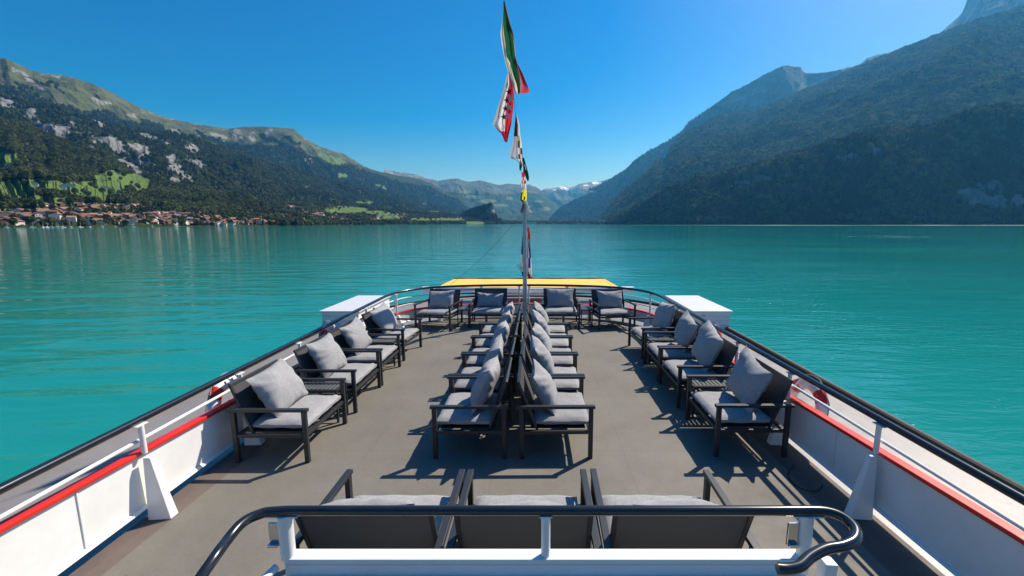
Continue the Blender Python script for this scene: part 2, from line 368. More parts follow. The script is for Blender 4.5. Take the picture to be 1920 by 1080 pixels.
def m_l1(L):
    tline = np.interp(L.px, tl_x, tl_y)
    al = np.clip((tline-L.py)/14+.5, 0, 1)
    # dark forest tongues and grey scree streaks running diagonally over the alp
    dq = L.px*.5-L.py
    st = vn(L.px/55, dq/7, 3); al = al*np.where((st > .70) & (L.py > np.interp(L.px, [p[0] for p in sky1], [p[1] for p in sky1])+14), .15, 1)
    skl = np.interp(L.px, [p[0] for p in sky1], [p[1] for p in sky1]); d = L.py-skl
    rk = np.clip(1-d/18, 0, 1)*.55*(L.px < 620)*np.clip(vn(L.px/30, L.py/9, 8)*1.6, 0, 1)
    rk = np.maximum(rk, ell(L.px, L.py, [(45,140,30,5,38),(75,160,22,4,38),(190,190,20,6,30),(250,215,14,5,30),(440,252,16,9,60),(470,255,7,10,70),(505,250,9,8,60),(410,255,16,7,40),(581,300,14,6),(330,245,24,5,25)])*.85)
    md = ell(L.px, L.py, [(400,271,13,4,20),(457,307,16,5,10),(484,309,8,3),(547,325,8,3),(644,331,15,5),(625,300,30,6,28),(700,345,10,3),(720,352,8,3)])
    return dict(alpine=np.where(L.t[:, None] > 1, .8, al), rock=rk, meadow=md)
L1 = terrain('alpine_ridge', sky1, [(-1400,2000),(-200,2700),(0,2800),(300,3200),(480,3900),(700,6000),(905,8500)], 900, 230, zf=60, prof=1.1, amp=60, gully=230, gdir=49, gw=620, gst=3.2, camp=9, nscale=700, seed=11, masks=m_l1, material=M_hill)
c3 = [(-1400,120,2100),(-200,150,2900),(0,177,2900),(43,188,2950),(93,197,3000),(140,213,3000),(200,230,3100),(233,240,3150),(283,248,3250),(317,248,3350),(367,258,3500),(400,270,3600),(450,286,3900),(500,303,4200),(560,320,4700),(620,337,5200),(700,357,6000),(760,372,6800),(830,388,7600),(885,400,8200),(915,416,8300)]
def m_l3(L):
    rk = ell(L.px, L.py, [(60,217,13,16),(88,240,26,12,20),(115,247,22,14,30),(180,278,15,8),(210,266,16,9),(258,282,26,15,25),(247,313,30,8,20),(323,310,20,18,60),(337,320,25,12,30),(327,338,10,8),(285,258,34,6,20),(360,278,16,11,50),(367,307,24,7,40),(180,229,16,5,20),(5,195,18,12),(130,232,20,5,20),(581,303,10,5),(725,360,4,7),(800,380,6,5)], .5)
    rk = np.maximum(rk, ell(L.px, L.py, [(95,238,75,7,17),(240,290,95,8,22),(345,322,45,10,30),(200,262,60,5,14)], .6)*.85)
    md = ell(L.px, L.py, [(625,371,7,2),(682,381,9,3),(812,397,9,2),(580,355,8,2)])
    return dict(rock=rk*1.0, meadow=md)
L3 = terrain('cliff_slope', c3, [(-1400,900),(-200,1400),(0,1500),(300,1700),(480,2000),(700,3400),(915,6000)], 800, 170, zf=-9, prof=1.2, amp=60, gully=170, gdir=49, gw=380, gst=2.2, camp=10, nscale=420, seed=23, masks=m_l3, material=M_hill)
c4 = [(440,398,2500),(480,379,2600),(520,384,2700),(560,380,2800),(600,383,3000),(640,386,3200),(700,391,3600),(760,397,4000),(800,400,4200),(860,405,4500),(900,409,4700),(945,415.5,4900)]
def m_l4(L):
    return dict(meadow=ell(L.px, L.py, [(650,394,38,9),(705,400,28,5),(750,403,18,3),(787,411,18,3),(820,413,52,4),(890,418,24,2.8),(580,383,16,3),(548,389,12,3),(600,405,20,4),(530,405,15,5),(730,409,20,5),(505,402,12,3)], .3))
L4 = terrain('lakeside_slope', c4, [(440,1180),(520,1350),(600,1550),(700,2000),(800,2700),(945,3900)], 520, 110, zf=-7, prof=1.1, amp=14, gully=20, gfreq=60, camp=3, nscale=200, seed=31, masks=m_l4, material=M_hill)
c2 = [(-1400,190,1300),(-220,200,1850),(0,223,1900),(43,232,1900),(100,258,1850),(140,273,1850),(187,288,1850),(227,310,1850),(253,325,1850),(287,338,1800),(333,347,1800),(383,356,1800),(433,368,1780),(480,378,1700),(505,391,1550),(525,408,1400),(537,421,1300)]
def m_l2(L):
    return dict(meadow=ell(L.px, L.py, [(8,293,28,12),(5,313,22,9),(20,356,44,10),(63,348,72,10,5),(232,342,56,16,8),(133,349,72,11),(178,364,55,14),(15,358,25,6),(385,375,8,3),(293,391,20,4),(95,384,34,3),(218,327,7,4),(60,373,70,8),(190,386,40,5),(40,372,20,3),(150,390,30,4),(310,400,22,3),(60,395,60,5),(230,405,60,4)], .25))
L2 = terrain('wooded_foothill', c2, [(-1400,380),(-220,620),(0,690),(150,740),(300,900),(450,1150),(537,1280)], 800, 190, zf=-6.5, prof=lambda t: .40*t+.60*t**1.7, amp=22, gully=40, gfreq=26, camp=3, nscale=220, seed=41, masks=m_l2, material=M_hill)
ck = [(840,416,4500),(858,409,4400),(868,401,4350),(885,393,4300),(905,387,4250),(921,383,4200),(926,392,4180),(930,402,4150),(937,410,4100),(943,419,4050)]
LK = terrain('cliff_knoll', ck, [(840,4300),(943,3980)], 160, 50, zf=-7, prof=.8, amp=12, camp=4, nscale=90, seed=51, masks=lambda L: dict(rock=ell(L.px, L.py, [(926,400,5,15,-12)], .5)), material=M_hill)
# far centre ---------------------------------------------------------------------------
cf = [(720,318,14500),(760,324,15000),(778,327,15000),(800,334,15000),(822,339,15200),(840,336,15200),(855,335,15200),(868,339,15300),(880,341,15300),(900,338,15500),(916,342,15500),(934,347,15600),(955,344,15700),(970,346,15700),(991,346,15800),(1004,350,15600),(1017,359,15200),(1030,372,14800),(1050,386,14400),(1075,400,14000),(1110,416,13500)]
def m_f(L):
    return dict(alpine=np.clip((372-L.py)/16, 0, 1), meadow=ell(L.px, L.py, [(890,369,20,4),(915,377,18,4),(940,385,16,3),(905,392,20,3),(1010,378,9,3),(1020,392,14,4),(990,388,8,3),(870,360,14,3),(955,372,8,3)], .7), rock=np.clip((350-L.py)/18, 0, 1)*.75)
LF = terrain('hazy_mountain_range', cf, [(720,9500),(1110,10500)], 380, 90, zf=-9, prof=1.15, amp=200, gully=420, gdir=20, gw=1900, gst=1.6, camp=22, nscale=1800, seed=61, masks=m_f, material=M_hillfar)
cs = [(990,372,20500),(1010,362,20500),(1022,354,20500),(1038,353,20500),(1049,350,20500),(1058,348.5,20500),(1067,352,20500),(1076,350,20500),(1087,344,20500),(1098,343,20300),(1108,341,20300),(1118,340,20300),(1127,339.5,20300),(1136,337,20000),(1145,334,20000),(1170,318,20000),(1215,300,20000)]
def m_s(L):
    return dict(alpine=np.clip((380-L.py)/10, 0, 1), rock=np.clip((366-L.py)/14, 0, 1)*.9, snow=ell(L.px, L.py, [(1056,352.5,8,3.5,18),(1064,355,4,3),(1117,343,7,2.6),(1098,348,5,1.6),(1040,356,4,1.3),(1128,343.5,5,1.6)], .3))
LS = terrain('snowy_mountain_range', cs, [(990,15500),(1215,15500)], 300, 70, zf=-9, prof=1.0, amp=220, gully=500, gdir=0, gw=1700, gst=1.5, camp=35, nscale=1800, seed=71, masks=m_s, material=M_hillfar)
# right side, far to near ---------------------------------------------------------------
c5 = [(1690,110,6400),(1728,84,6400),(1748,73,6400),(1765,60,6300),(1781,45,6200),(1795,33,6100),(1805,22,6000),(1810,8,5900),(1816,-8,5800),(1850,-45,5600),(1920,-90,5500),(2100,-160,5400),(3200,-120,3800)]
c5 = [(a, b_, y*1.35) for a, b_, y in c5]
L5 = terrain('towering_peak', c5, [(1690,4600),(2100,3500),(3200,2600)], 260, 110, zf=300, prof=1.1, amp=90, gully=260, gdir=120, gw=900, gst=2, camp=14, nscale=800, seed=81, masks=lambda L: dict(alpine=np.clip((130-L.py)/60, 0, 1)*.7, rock=np.clip((110-L.py)/80, 0, 1)*.85), material=M_hillfar)
c6 = [(1560,150,8200),(1601,127,8200),(1608,124,8200),(1626,108,8000),(1650,101,7800),(1670,97,7700),(1691,88,7600),(1712,85,7500),(1728,81,7400),(1800,70,7400)]
c6 = [(a, b_, y*1.35) for a, b_, y in c6]
L6 = terrain('distant_shoulder', c6, [(1560,6000),(1800,5500)], 160, 50, zf=300, prof=1.1, amp=80, gully=240, gfreq=50, camp=14, nscale=800, seed=85, masks=lambda L: dict(alpine=np.clip((140-L.py)/60, 0, 1)*.7), material=M_hillfar)
c7 = [(1026,418,9500),(1033,411,9400),(1046,396,9300),(1060,387,9200),(1077,377,9000),(1090,372,8900),(1100,367,8800),(1103,356,8800),(1118,350,8700),(1134,343,8500),(1155,331,8400),(1173,320,8200),(1186,305,8100),(1200,294,8000),(1212,286,8000),(1233,275,7800),(1257,262,7700),(1278,247,7500),(1291,230,7400),(1317,212,7200),(1345,192,7100),(1361,180,7000),(1372,171,6950),(1388,165,6900),(1406,155,6800),(1430,141,6700),(1455,129,6600),(1467,124,6500),(1475,122,6500),(1490,125,6500),(1502,125,6500),(1507,134,6500),(1514,137,6500),(1544,136,6400),(1575,130,6300),(1605,123,6300),(1640,118,6200)]
def m_7(L):
    return dict(alpine=np.clip((215-L.py)/30, 0, 1)*.8, rock=np.maximum(ell(L.px, L.py, [(1503,134,6,8),(1420,170,30,7,-12),(1380,185,20,5,-20),(1110,362,8,6),(1230,285,20,4,-30),(1505,165,6,12)], .6), np.clip((165-L.py)/50, 0, 1)*.8)*.9, meadow=ell(L.px, L.py, [(1440,172,24,3,8),(1520,142,6,3)], .5)*.6)
c7 = [(a, b_, y*1.3) for a, b_, y in c7]
L7 = terrain('hazy_wooded_ridge', c7, [(1026,8800),(1200,7800),(1400,6800),(1640,5600)], 620, 150, zf=-9, prof=1.05, amp=110, gully=300, gdir=125, gw=1000, gst=2.5, camp=12, nscale=800, seed=91, masks=m_7, material=M_hillfar)
c8 = [(1122,419,6400),(1132,408,6300),(1140,391,6200),(1160,370,6000),(1186,352,5900),(1207,334,5800),(1223,318,5700),(1228,305,5700),(1251,299,5600),(1257,280,5500),(1278,259,5400),(1304,241,5200),(1330,228,5100),(1341,222,5050),(1369,215,4950),(1395,212,4850),(1418,211,4750),(1455,195,4600),(1512,171,4400),(1561,151,4200),(1605,131,4100),(1667,106,3900),(1728,82,3800),(1789,57,3700),(1850,37,3600),(1920,16,3500),(2100,-40,3300),(3200,-60,2100)]
c8 = [(a, b_, y*(1.0+.42*min(1, (a-1122)/300))) for a, b_, y in c8]
L8 = terrain('forest_mountainside', c8, [(1122,5200,-9),(1200,4200,60),(1300,3600,150),(1400,3200,250),(1600,2850,430),(1800,2700,520),(2100,2500,560),(3200,1750,400)], 900, 210, zf=-9, prof=1.0, amp=90, gully=170, gdir=128, gw=800, gst=2.5, camp=9, nscale=500, seed=101, masks=lambda L: dict(rock=ell(L.px, L.py, [(1350,245,16,8,-20),(1405,205,8,4),(1262,290,6,8),(1700,150,6,3)], .7)*.7), material=M_hill)
c9 = [(1136,419.5,3900),(1142,415,3850),(1160,406,3750),(1199,387,3600),(1233,367,3500),(1265,352,3400),(1300,343,3250),(1349,334,3100),(1402,316,2950),(1463,299,2850),(1512,286,2750),(1561,271,2700),(1626,254,2600),(1655,247,2600),(1687,246,2550),(1740,249,2550),(1770,240,2500),(1797,229,2500),(1830,213,2450),(1870,205,2400),(1920,200,2400),(2100,185,2300),(3200,150,1550)]
def m_9(L):
    return dict(rock=ell(L.px, L.py, [(1577,297,26,7,-5),(1634,289,13,9),(1430,338,13,6),(1400,340,24,6,-10),(1475,326,9,12,20),(1500,367,20,4,-10),(1801,269,8,11),(1830,367,40,26),(1821,326,16,7),(1870,350,22,12,20),(1903,297,9,5),(1907,379,16,15),(1626,362,3,6),(1350,350,14,3,-15),(1540,305,60,5,-16),(1850,372,55,24)], .5)*1.25)
L9 = terrain('dark_lakeside_cliff', c9, [(1136,3700),(1300,2650),(1500,2300),(1700,2050),(1920,1950),(2100,1900),(3200,1150)], 900, 190, zf=-9, prof=lambda t: np.where(t < .72, 1.23*t, .8856+.4086*(t-.72)), amp=40, gully=70, gdir=128, gw=260, gst=2, camp=9, nscale=220, seed=111, masks=m_9, material=M_hill)
cz = [(925,417.8,6000),(950,416.5,6000),(1000,417,6000),(1050,417,5800),(1100,416.5,5600),(1145,415,5400),(1175,413,5200)]
LZ = terrain('far_shore_flat', cz, [(925,4400),(1000,5000),(1100,4800),(1175,4300)], 200, 20, zf=-6, prof=.6, amp=2, camp=1, nscale=200, seed=121, material=M_hill)

# ------------------------------------------------------------------ forests (nobody could count the trees: one object per wood and kind)
def leaf_mat(name, c1, c2, s=.02):
    m = bpy.data.materials.new(name); m.use_nodes = True; n, l = m.node_tree.nodes, m.node_tree.links
    b = n['Principled BSDF']; b.inputs['Roughness'].default_value = .55; b.inputs['Specular IOR Level'].default_value = .35
    tl = n.new('ShaderNodeBsdfTranslucent'); mx = n.new('ShaderNodeMixShader'); mx.inputs[0].default_value = .35; l.new(b.outputs[0], mx.inputs[1]); l.new(tl.outputs[0], mx.inputs[2]); l.new(mx.outputs[0], n['Material Output'].inputs['Surface'])
    oi = n.new('ShaderNodeObjectInfo'); r = n.new('ShaderNodeValToRGB'); r.color_ramp.elements[0].color = (*c1, 1); r.color_ramp.elements[1].color = (*c2, 1)
    l.new(oi.outputs['Random'], r.inputs[0])
    g = n.new('ShaderNodeNewGeometry'); t = n.new('ShaderNodeTexNoise'); t.inputs['Scale'].default_value = .25; t.inputs['Detail'].default_value = 3; l.new(g.outputs['Position'], t.inputs['Vector'])
    mr = n.new('ShaderNodeMapRange'); mr.inputs['To Min'].default_value = .6; mr.inputs['To Max'].default_value = 1.4; l.new(t.outputs['Fac'], mr.inputs['Value'])
    v = n.new('ShaderNodeVectorMath'); v.operation = 'SCALE'; l.new(r.outputs[0], v.inputs[0]); l.new(mr.outputs[0], v.inputs['Scale']); l.new(v.outputs[0], b.inputs['Base Color']); l.new(v.outputs[0], tl.inputs['Color'])
    return m
M_con = leaf_mat('conifer_foliage', (.016, .030, .012), (.045, .062, .020))
M_bro = leaf_mat('broadleaf_foliage', (.034, .054, .014), (.110, .136, .036))
def forest_group(name, conifer, material):
    g = bpy.data.node_groups.new(name, 'GeometryNodeTree')
    g.interface.new_socket('Geometry', in_out='INPUT', socket_type='NodeSocketGeometry'); g.interface.new_socket('Geometry', in_out='OUTPUT', socket_type='NodeSocketGeometry')
    n, l = g.nodes, g.links
    gi, go = n.new('NodeGroupInput'), n.new('NodeGroupOutput')
    sm = n.new('GeometryNodeSetMaterial'); sm.inputs['Material'].default_value = material
    if conifer:
        c = n.new('GeometryNodeMeshCone'); c.inputs['Vertices'].default_value = 9; c.inputs['Side Segments'].default_value = 7
        c.inputs['Radius Bottom'].default_value = .3; c.inputs['Radius Top'].default_value = .0; c.inputs['Depth'].default_value = 1.15
        src = c.outputs['Mesh']; sc_ = 9
    else:
        c = n.new('GeometryNodeMeshIcoSphere'); c.inputs['Radius'].default_value = .5; c.inputs['Subdivisions'].default_value = 3
        tr = n.new('GeometryNodeTransform'); tr.inputs['Translation'].default_value = (0, 0, .38); l.new(c.outputs['Mesh'], tr.inputs['Geometry']); src = tr.outputs[0]; sc_ = 3.4
    spl = n.new('GeometryNodeSplitEdges'); l.new(src, spl.inputs[0]); src = spl.outputs[0]     # loose leafy facets, each tilted its own way
    wn_ = n.new('ShaderNodeTexWhiteNoise'); wn_.noise_dimensions = '1D'; ix = n.new('GeometryNodeInputIndex'); l.new(ix.outputs[0], wn_.inputs['W'])
    sp = n.new('GeometryNodeSetPosition'); nt = n.new('ShaderNodeTexNoise'); nt.inputs['Scale'].default_value = sc_; nt.inputs['Detail'].default_value = 2
    sub = n.new('ShaderNodeVectorMath'); sub.operation = 'SUBTRACT'; sub.inputs[1].default_value = (.5, .5, .5); l.new(nt.outputs['Color'], sub.inputs[0])
    s2 = n.new('ShaderNodeVectorMath'); s2.operation = 'SCALE'; s2.inputs['Scale'].default_value = .35 if conifer else .8; l.new(sub.outputs[0], s2.inputs[0])
    s3 = n.new('ShaderNodeVectorMath'); s3.operation = 'SUBTRACT'; s3.inputs[1].default_value = (.5, .5, .5); l.new(wn_.outputs['Color'], s3.inputs[0])
    s4 = n.new('ShaderNodeVectorMath'); s4.operation = 'SCALE'; s4.inputs['Scale'].default_value = .16 if conifer else .26; l.new(s3.outputs[0], s4.inputs[0])
    s5 = n.new('ShaderNodeVectorMath'); l.new(s2.outputs[0], s5.inputs[0]); l.new(s4.outputs[0], s5.inputs[1])
    l.new(src, sp.inputs['Geometry']); l.new(s5.outputs[0], sp.inputs['Offset']); l.new(sp.outputs[0], sm.inputs['Geometry'])
    ip = n.new('GeometryNodeInstanceOnPoints'); l.new(gi.outputs[0], ip.inputs['Points']); l.new(sm.outputs[0], ip.inputs['Instance'])
    na = n.new('GeometryNodeInputNamedAttribute'); na.data_type = 'FLOAT_VECTOR'; na.inputs['Name'].default_value = 'size'
    l.new([o for o in na.outputs if o.name == 'Attribute' and o.enabled][0], ip.inputs['Scale'])
    rv = n.new('FunctionNodeRandomValue'); rv.data_type = 'FLOAT'; rv.inputs[3].default_value = 6.28
    cx = n.new('ShaderNodeCombineXYZ'); l.new([o for o in rv.outputs if o.enabled][0], cx.inputs[2]); l.new(cx.outputs[0], ip.inputs['Rotation'])
    l.new(ip.outputs[0], go.inputs[0]); return g
G_con, G_bro = forest_group('conifer_scatter', True, M_con), forest_group('broadleaf_scatter', False, M_bro)
rngn = np.random.default_rng(5)
def forest(L, N, h=(16, 26), con=.5, name='', keep=None, tmin=.02, tmax=1.12):
    nr, nc = L.X.shape
    j = rngn.random(N*3)*(nc-1); i = (tmin+rngn.random(N*3)*(tmax-tmin))*(L.rows-1); i = np.minimum(i, nr-2)
    b = sample(L, i, j); X, Y, Z = b(L.X), b(L.Y), b(L.Z)
    span = b(np.broadcast_to((L.Y[L.rows-1]-L.Y[0])[None, :], L.X.shape))
    w = Y*span; w = w/w.max(); px, py = b(L.px), b(L.py)
    mk = np.clip(b(L.masks['meadow'])*1.6, 0, 1); rk = np.clip(b(L.masks['rock'])*.95, 0, 1); al = b(L.masks['alpine'])
    p = np.clip(w*2.2, .12, 1)*(1-mk)*(1-rk*.92)*np.clip(1-al*1.8, 0, 1)*(Z > WATER+1)
    if keep is not None: p = p*keep(px, py, Z)
    p = np.where(mk > .55, 0, np.where(rk > .5, p*.12, p)); ok = rngn.random(len(p)) < p; X, Y, Z = X[ok][:N], Y[ok][:N], Z[ok][:N]
    cn = fbm(X/120, Y/120, 77, 3) + (rngn.random(len(X))-.5)*.5 > (1-con)*.5+.25
    for kind, sel, g, lab in (('conifer_forest', cn, G_con, 'dark conifers'), ('broadleaf_forest', ~cn, G_bro, 'broadleaf trees')):
        n = int(sel.sum())
        if not n: continue
        hh = h[0]+(h[1]-h[0])*rngn.random(n)**1.3; wd = hh*(.95 if kind[0] == 'c' else .8)*(.8+.5*rngn.random(n))
        me = bpy.data.meshes.new(kind); me.vertices.add(n); me.vertices.foreach_set('co', np.stack([X[sel], Y[sel], Z[sel]-1], -1).astype(np.float32).ravel())
        a = me.attributes.new('size', 'FLOAT_VECTOR', 'POINT'); a.data.foreach_set('vector', np.stack([wd, wd, hh], -1).astype(np.float32).ravel())
        o = bpy.data.objects.new(kind, me); C.objects.link(o); md = o.modifiers.new('scatter', 'NODES'); md.node_group = g
        tag(o, f'{lab} covering {name}', 'forest', None, 'stuff')
NOVIL = lambda px, py, Z: 1-.985*np.clip(ell(px, py, [(60,412,170,15),(230,413,130,14),(330,412,100,12),(420,419,110,7),(130,393,80,8),(235,391,40,7)], .12), 0, 1)
forest(L2, 42000, (9, 17), .35, 'the lower hill behind the left village', NOVIL)
forest(L3, 46000, (14, 24), .6, 'the cliffs behind the left foothill')
forest(L1, 34000, (18, 30), .7, 'the slopes under the long green ridge', keep=lambda px, py, Z: (px < 900)*1., tmin=.25, tmax=.9)
V2 = [(560,397,35,5,12),(600,404,40,6,8),(640,411,50,6,5),(700,415,60,3),(740,409,30,5),(580,415,60,4),(540,376,30,3),(850,409,25,2),(790,415,60,2)]
forest(L4, 18000, (11, 20), .5, 'the low slope behind the far village', lambda px, py, Z: 1-.93*ell(px, py, V2, .2))
forest(LK, 2200, (14, 24), .25, 'the small knoll with a cliff')
forest(L9, 24500, (20, 34), .8, 'the dark cliff on the right shore')  # high conifer share deepens the shaded face through darker tree colour
forest(L8, 57000, (26, 52), .2, 'the big slope on the right')  # mostly broadleaf: paler tree colour helps the slope look sunlit
forest(L7, 16000, (30, 48), .7, 'the hazy ridge on the right', keep=lambda px, py, Z: (py > 200)*1.)
forest(LZ, 1500, (20, 34), .2, 'the flat shore at the end of the lake')

# ------------------------------------------------------------------ water and haze
def water_mat():
    m = bpy.data.materials.new('turquoise_lake_water'); m.use_nodes = True; n, l = m.node_tree.nodes, m.node_tree.links
    b = n['Principled BSDF']; b.inputs['IOR'].default_value = 1.333; b.inputs['Roughness'].default_value = .04
    tc = n.new('ShaderNodeTexCoord')
    def noise(s, d, sc, rot=0, rg=.5, dist=0):
        mp = n.new('ShaderNodeMapping'); mp.inputs['Scale'].default_value = sc; mp.inputs['Rotation'].default_value = (0, 0, R(rot)); l.new(tc.outputs['Object'], mp.inputs[0])
        t = n.new('ShaderNodeTexNoise'); t.inputs['Scale'].default_value = s; t.inputs['Detail'].default_value = d; t.inputs['Roughness'].default_value = rg; t.inputs['Distortion'].default_value = dist
        l.new(mp.outputs[0], t.inputs['Vector']); return t.outputs['Fac']
    def rng(x, a, c, lo=0., hi=1.):
        r = n.new('ShaderNodeMapRange'); r.inputs['From Min'].default_value = a; r.inputs['From Max'].default_value = c
        r.inputs['To Min'].default_value = lo; r.inputs['To Max'].default_value = hi; l.new(x, r.inputs['Value']); return r.outputs[0]
    def math_(op, x, y):
        q = n.new('ShaderNodeMath'); q.operation = op
        for k, s in enumerate((x, y)):
            if isinstance(s, (int, float)): q.inputs[k].default_value = s
            else: l.new(s, q.inputs[k])
        return q.outputs[0]
    sep = n.new('ShaderNodeSeparateXYZ'); l.new(tc.outputs['Object'], sep.inputs[0])
    # silt drifting in the lake: slow colour change
    c = n.new('ShaderNodeMix'); c.data_type = 'RGBA'; l.new(rng(noise(.012, 4, (1, .4, 1), 20), .35, .65), c.inputs['Factor'])
    ci = [z for z in c.inputs if z.type == 'RGBA']; ci[0].default_value = (.001, .19, .182, 1); ci[1].default_value = (.014, .225, .18, 1)
    co = [z for z in c.outputs if z.type == 'RGBA'][0]
    # foam flecks in the ship's wake on the right
    wx = rng(sep.outputs[0], 6, 13); wx2 = rng(sep.outputs[0], 34, 24)
    line = math_('ADD', sep.outputs[0], math_('MULTIPLY', sep.outputs[1], -.42))
    band = math_('MULTIPLY', rng(line, -8, 0), rng(line, 24, 10))
    reach = math_('MULTIPLY', rng(sep.outputs[1], 9, 14), rng(sep.outputs[1], 110, 45))
    big = rng(noise(.22, 3, (1, .6, 1), 35), .52, .62)
    fl = math_('MULTIPLY', math_('MULTIPLY', band, reach), big)
    fleck = rng(noise(4.2, 5, (.8, 1.2, 1), 20, .7, .6), .63, .70, 0, .8)
    foam = math_('MULTIPLY', fl, fleck)
    # thin foam lines farther out on the right
    ln = math_('MULTIPLY', rng(sep.outputs[0], 110, 135), rng(sep.outputs[0], 230, 190))
    ln = math_('MULTIPLY', ln, math_('MULTIPLY', rng(sep.outputs[1], 205, 212), rng(sep.outputs[1], 246, 236)))
    ln = math_('MULTIPLY', ln, rng(noise(.16, 6, (.22, 2.6, 1), 8, .7), .60, .66, 0, .7))
    ln2 = math_('MULTIPLY', rng(sep.outputs[0], 250, 700), math_('MULTIPLY', rng(sep.outputs[1], 1500, 1540), rng(sep.outputs[1], 1850, 1800)))
    ln2 = math_('MULTIPLY', ln2, rng(noise(.01, 5, (.3, 1, 1), 8, .6), .42, .5, .0, .5))
    foam = math_('MAXIMUM', foam, math_('MAXIMUM', ln, ln2))
    c2 = n.new('ShaderNodeMix'); c2.data_type = 'RGBA'; l.new(foam, c2.inputs['Factor']); ci = [z for z in c2.inputs if z.type == 'RGBA']; l.new(co, ci[0]); ci[1].default_value = (.75, .82, .82, 1)
    l.new([z for z in c2.outputs if z.type == 'RGBA'][0], b.inputs['Base Color'])
    l.new(rng(foam, 0, 1, .05, .6), b.inputs['Roughness'])
    # ripples: calm patches and ruffled ones
    ruff = rng(noise(.018, 4, (1, 2.6, 1), -14, .6), .36, .64, .15, 1)
    side = rng(sep.outputs[0], -25, 15, .55, 1.3)
    bandn = rng(noise(.0022, 4, (.35, 1.6, 1), 6, .6), .42, .56, 0, 2.0)
    dist = math_('ADD', rng(sep.outputs[1], 40, 900, 1, .22), math_('MULTIPLY', rng(sep.outputs[1], 300, 1200), bandn))
    h1 = math_('MULTIPLY', noise(1.35, 3, (.42, 1.5, 1), -10, .5, .5), .085)
    h2 = math_('MULTIPLY', math_('MULTIPLY', noise(.33, 2, (.38, 1.3, 1), -16, .45, .3), .32), rng(sep.outputs[0], -20, 12, 1, .4))
    h3 = math_('MULTIPLY', noise(4.6, 2, (.6, 1.3, 1), 12, .5), .018)
    hh = math_('ADD', math_('MULTIPLY', math_('ADD', h1, h3), math_('MULTIPLY', ruff, side)), math_('MULTIPLY', h2, .8))
    hh = math_('MULTIPLY', hh, dist)
    bp = n.new('ShaderNodeBump'); bp.inputs['Strength'].default_value = 1; bp.inputs['Distance'].default_value = 1
    l.new(hh, bp.inputs['Height']); l.new(bp.outputs[0], b.inputs['Normal'])
    return m
b = MB(); b.add([(-30000,-2000,WATER),(30000,-2000,WATER),(30000,40000,WATER),(-30000,40000,WATER)], [(0,1,2,3)])
o = b.build('lake_water', water_mat()); tag(o, None, None, None, 'structure')
hz = MB().box((0, 11500, 1680), (34000, 24600, 3480)); o = hz.build('haze', [])
hm = bpy.data.materials.new('summer_haze'); hm.use_nodes = True; nn, ll = hm.node_tree.nodes, hm.node_tree.links
nn.remove(nn['Principled BSDF']); pv = nn.new('ShaderNodeVolumePrincipled'); pv.inputs['Density'].default_value = 3.5e-5; pv.inputs['Absorption Color'].default_value = (.8, .95, 1, 1)
pv.inputs['Color'].default_value = (.10, .48, 1.0, 1); pv.inputs['Anisotropy'].default_value = 0.35
ll.new(pv.outputs[0], nn['Material Output'].inputs['Volume']); o.data.materials.append(hm); o['kind'] = 'stuff'; o['label'] = 'pale blue summer haze over the lake'

# ------------------------------------------------------------------ ship: decks
HALF = [(0,9.94),(.7,9.91),(1.33,9.82),(1.8,9.69),(2.2,9.48),(2.5,9.16),(2.68,8.78),(2.74,8.35)]
half = smooth_path([(x, y, 0) for x, y in HALF], 4)
halfp = [(p.x, p.y) for p in half]
strt = [(2.74, 8.35-.45*k) for k in range(1, 26)]
PATH = [(x+.065-(y-2)*.015, y) for x, y in [(-x, y) for x, y in reversed(halfp+strt)] + (halfp+strt)[1:]]     # port side, round the stern, starboard side
def offs(path, o):
    out = []
    for i, p in enumerate(path):
        a = Vector(path[max(i-1,0)]); c = Vector(path[min(i+1,len(path)-1)]); d = (c-a).normalized(); out.append((p[0]+d.y*o, p[1]-d.x*o))
    return out
def flat(name, path, z, m, thick=.06):
    n = len(path); vs = [(x, y, z) for x, y in path]+[(x, y, z-thick) for x, y in path]
    fs = [tuple(range(n))[::-1], tuple(range(n, 2*n))]+[(i, (i+1) % n, (i+1) % n+n, i+n) for i in range(n)]
    o = MB().add(vs, fs).build(name, m); o['kind'] = 'structure'; return o
flat('upper_deck', offs(PATH, -.03), 0, M_deck)
OUT = [(0,14.1),(1.4,14.0),(2.5,13.6),(3.4,12.9),(4.1,11.9),(4.5,10.6),(4.62,9.2),(4.62,6),(4.62,2),(4.6,-3)]
outh = [(p.x, p.y) for p in smooth_path([(x, y, 0) for x, y in OUT], 5)]
OPATH = [(-x, y) for x, y in reversed(outh)]+outh[1:]
flat('side_deck', OPATH, -.2, M_side, .1)
# hull of the ship below the side deck
t = empty('ship_hull', (0, 4, WATER), 0, 'white ship hull with a black rubbing strake under the decks', 'ship')
def childof(o, t):
    o.parent = t; o.matrix_parent_inverse = Matrix.Translation(-Vector(t.location)); return o
childof(MB().ring(OPATH, [(.03,-.31),(.03,WATER-.4),(.30,WATER-.4),(.30,-.31)]).build('hull_side', M_whiteflat), t)
childof(MB().ring(OPATH, [(.045,-.196),(.045,-.15),(.02,-.135),(-.04,-.15),(-.055,-.20),(-.04,-.27),(-.002,-.29),(-.002,-.196)]).build('rubbing_strake', M_rub), t)
childof(MB().ring(PATH, [(.03,-.01),(.03,-.2),(-.03,-.2),(-.03,-.01)]).build('deck_edge', M_whiteflat), t)

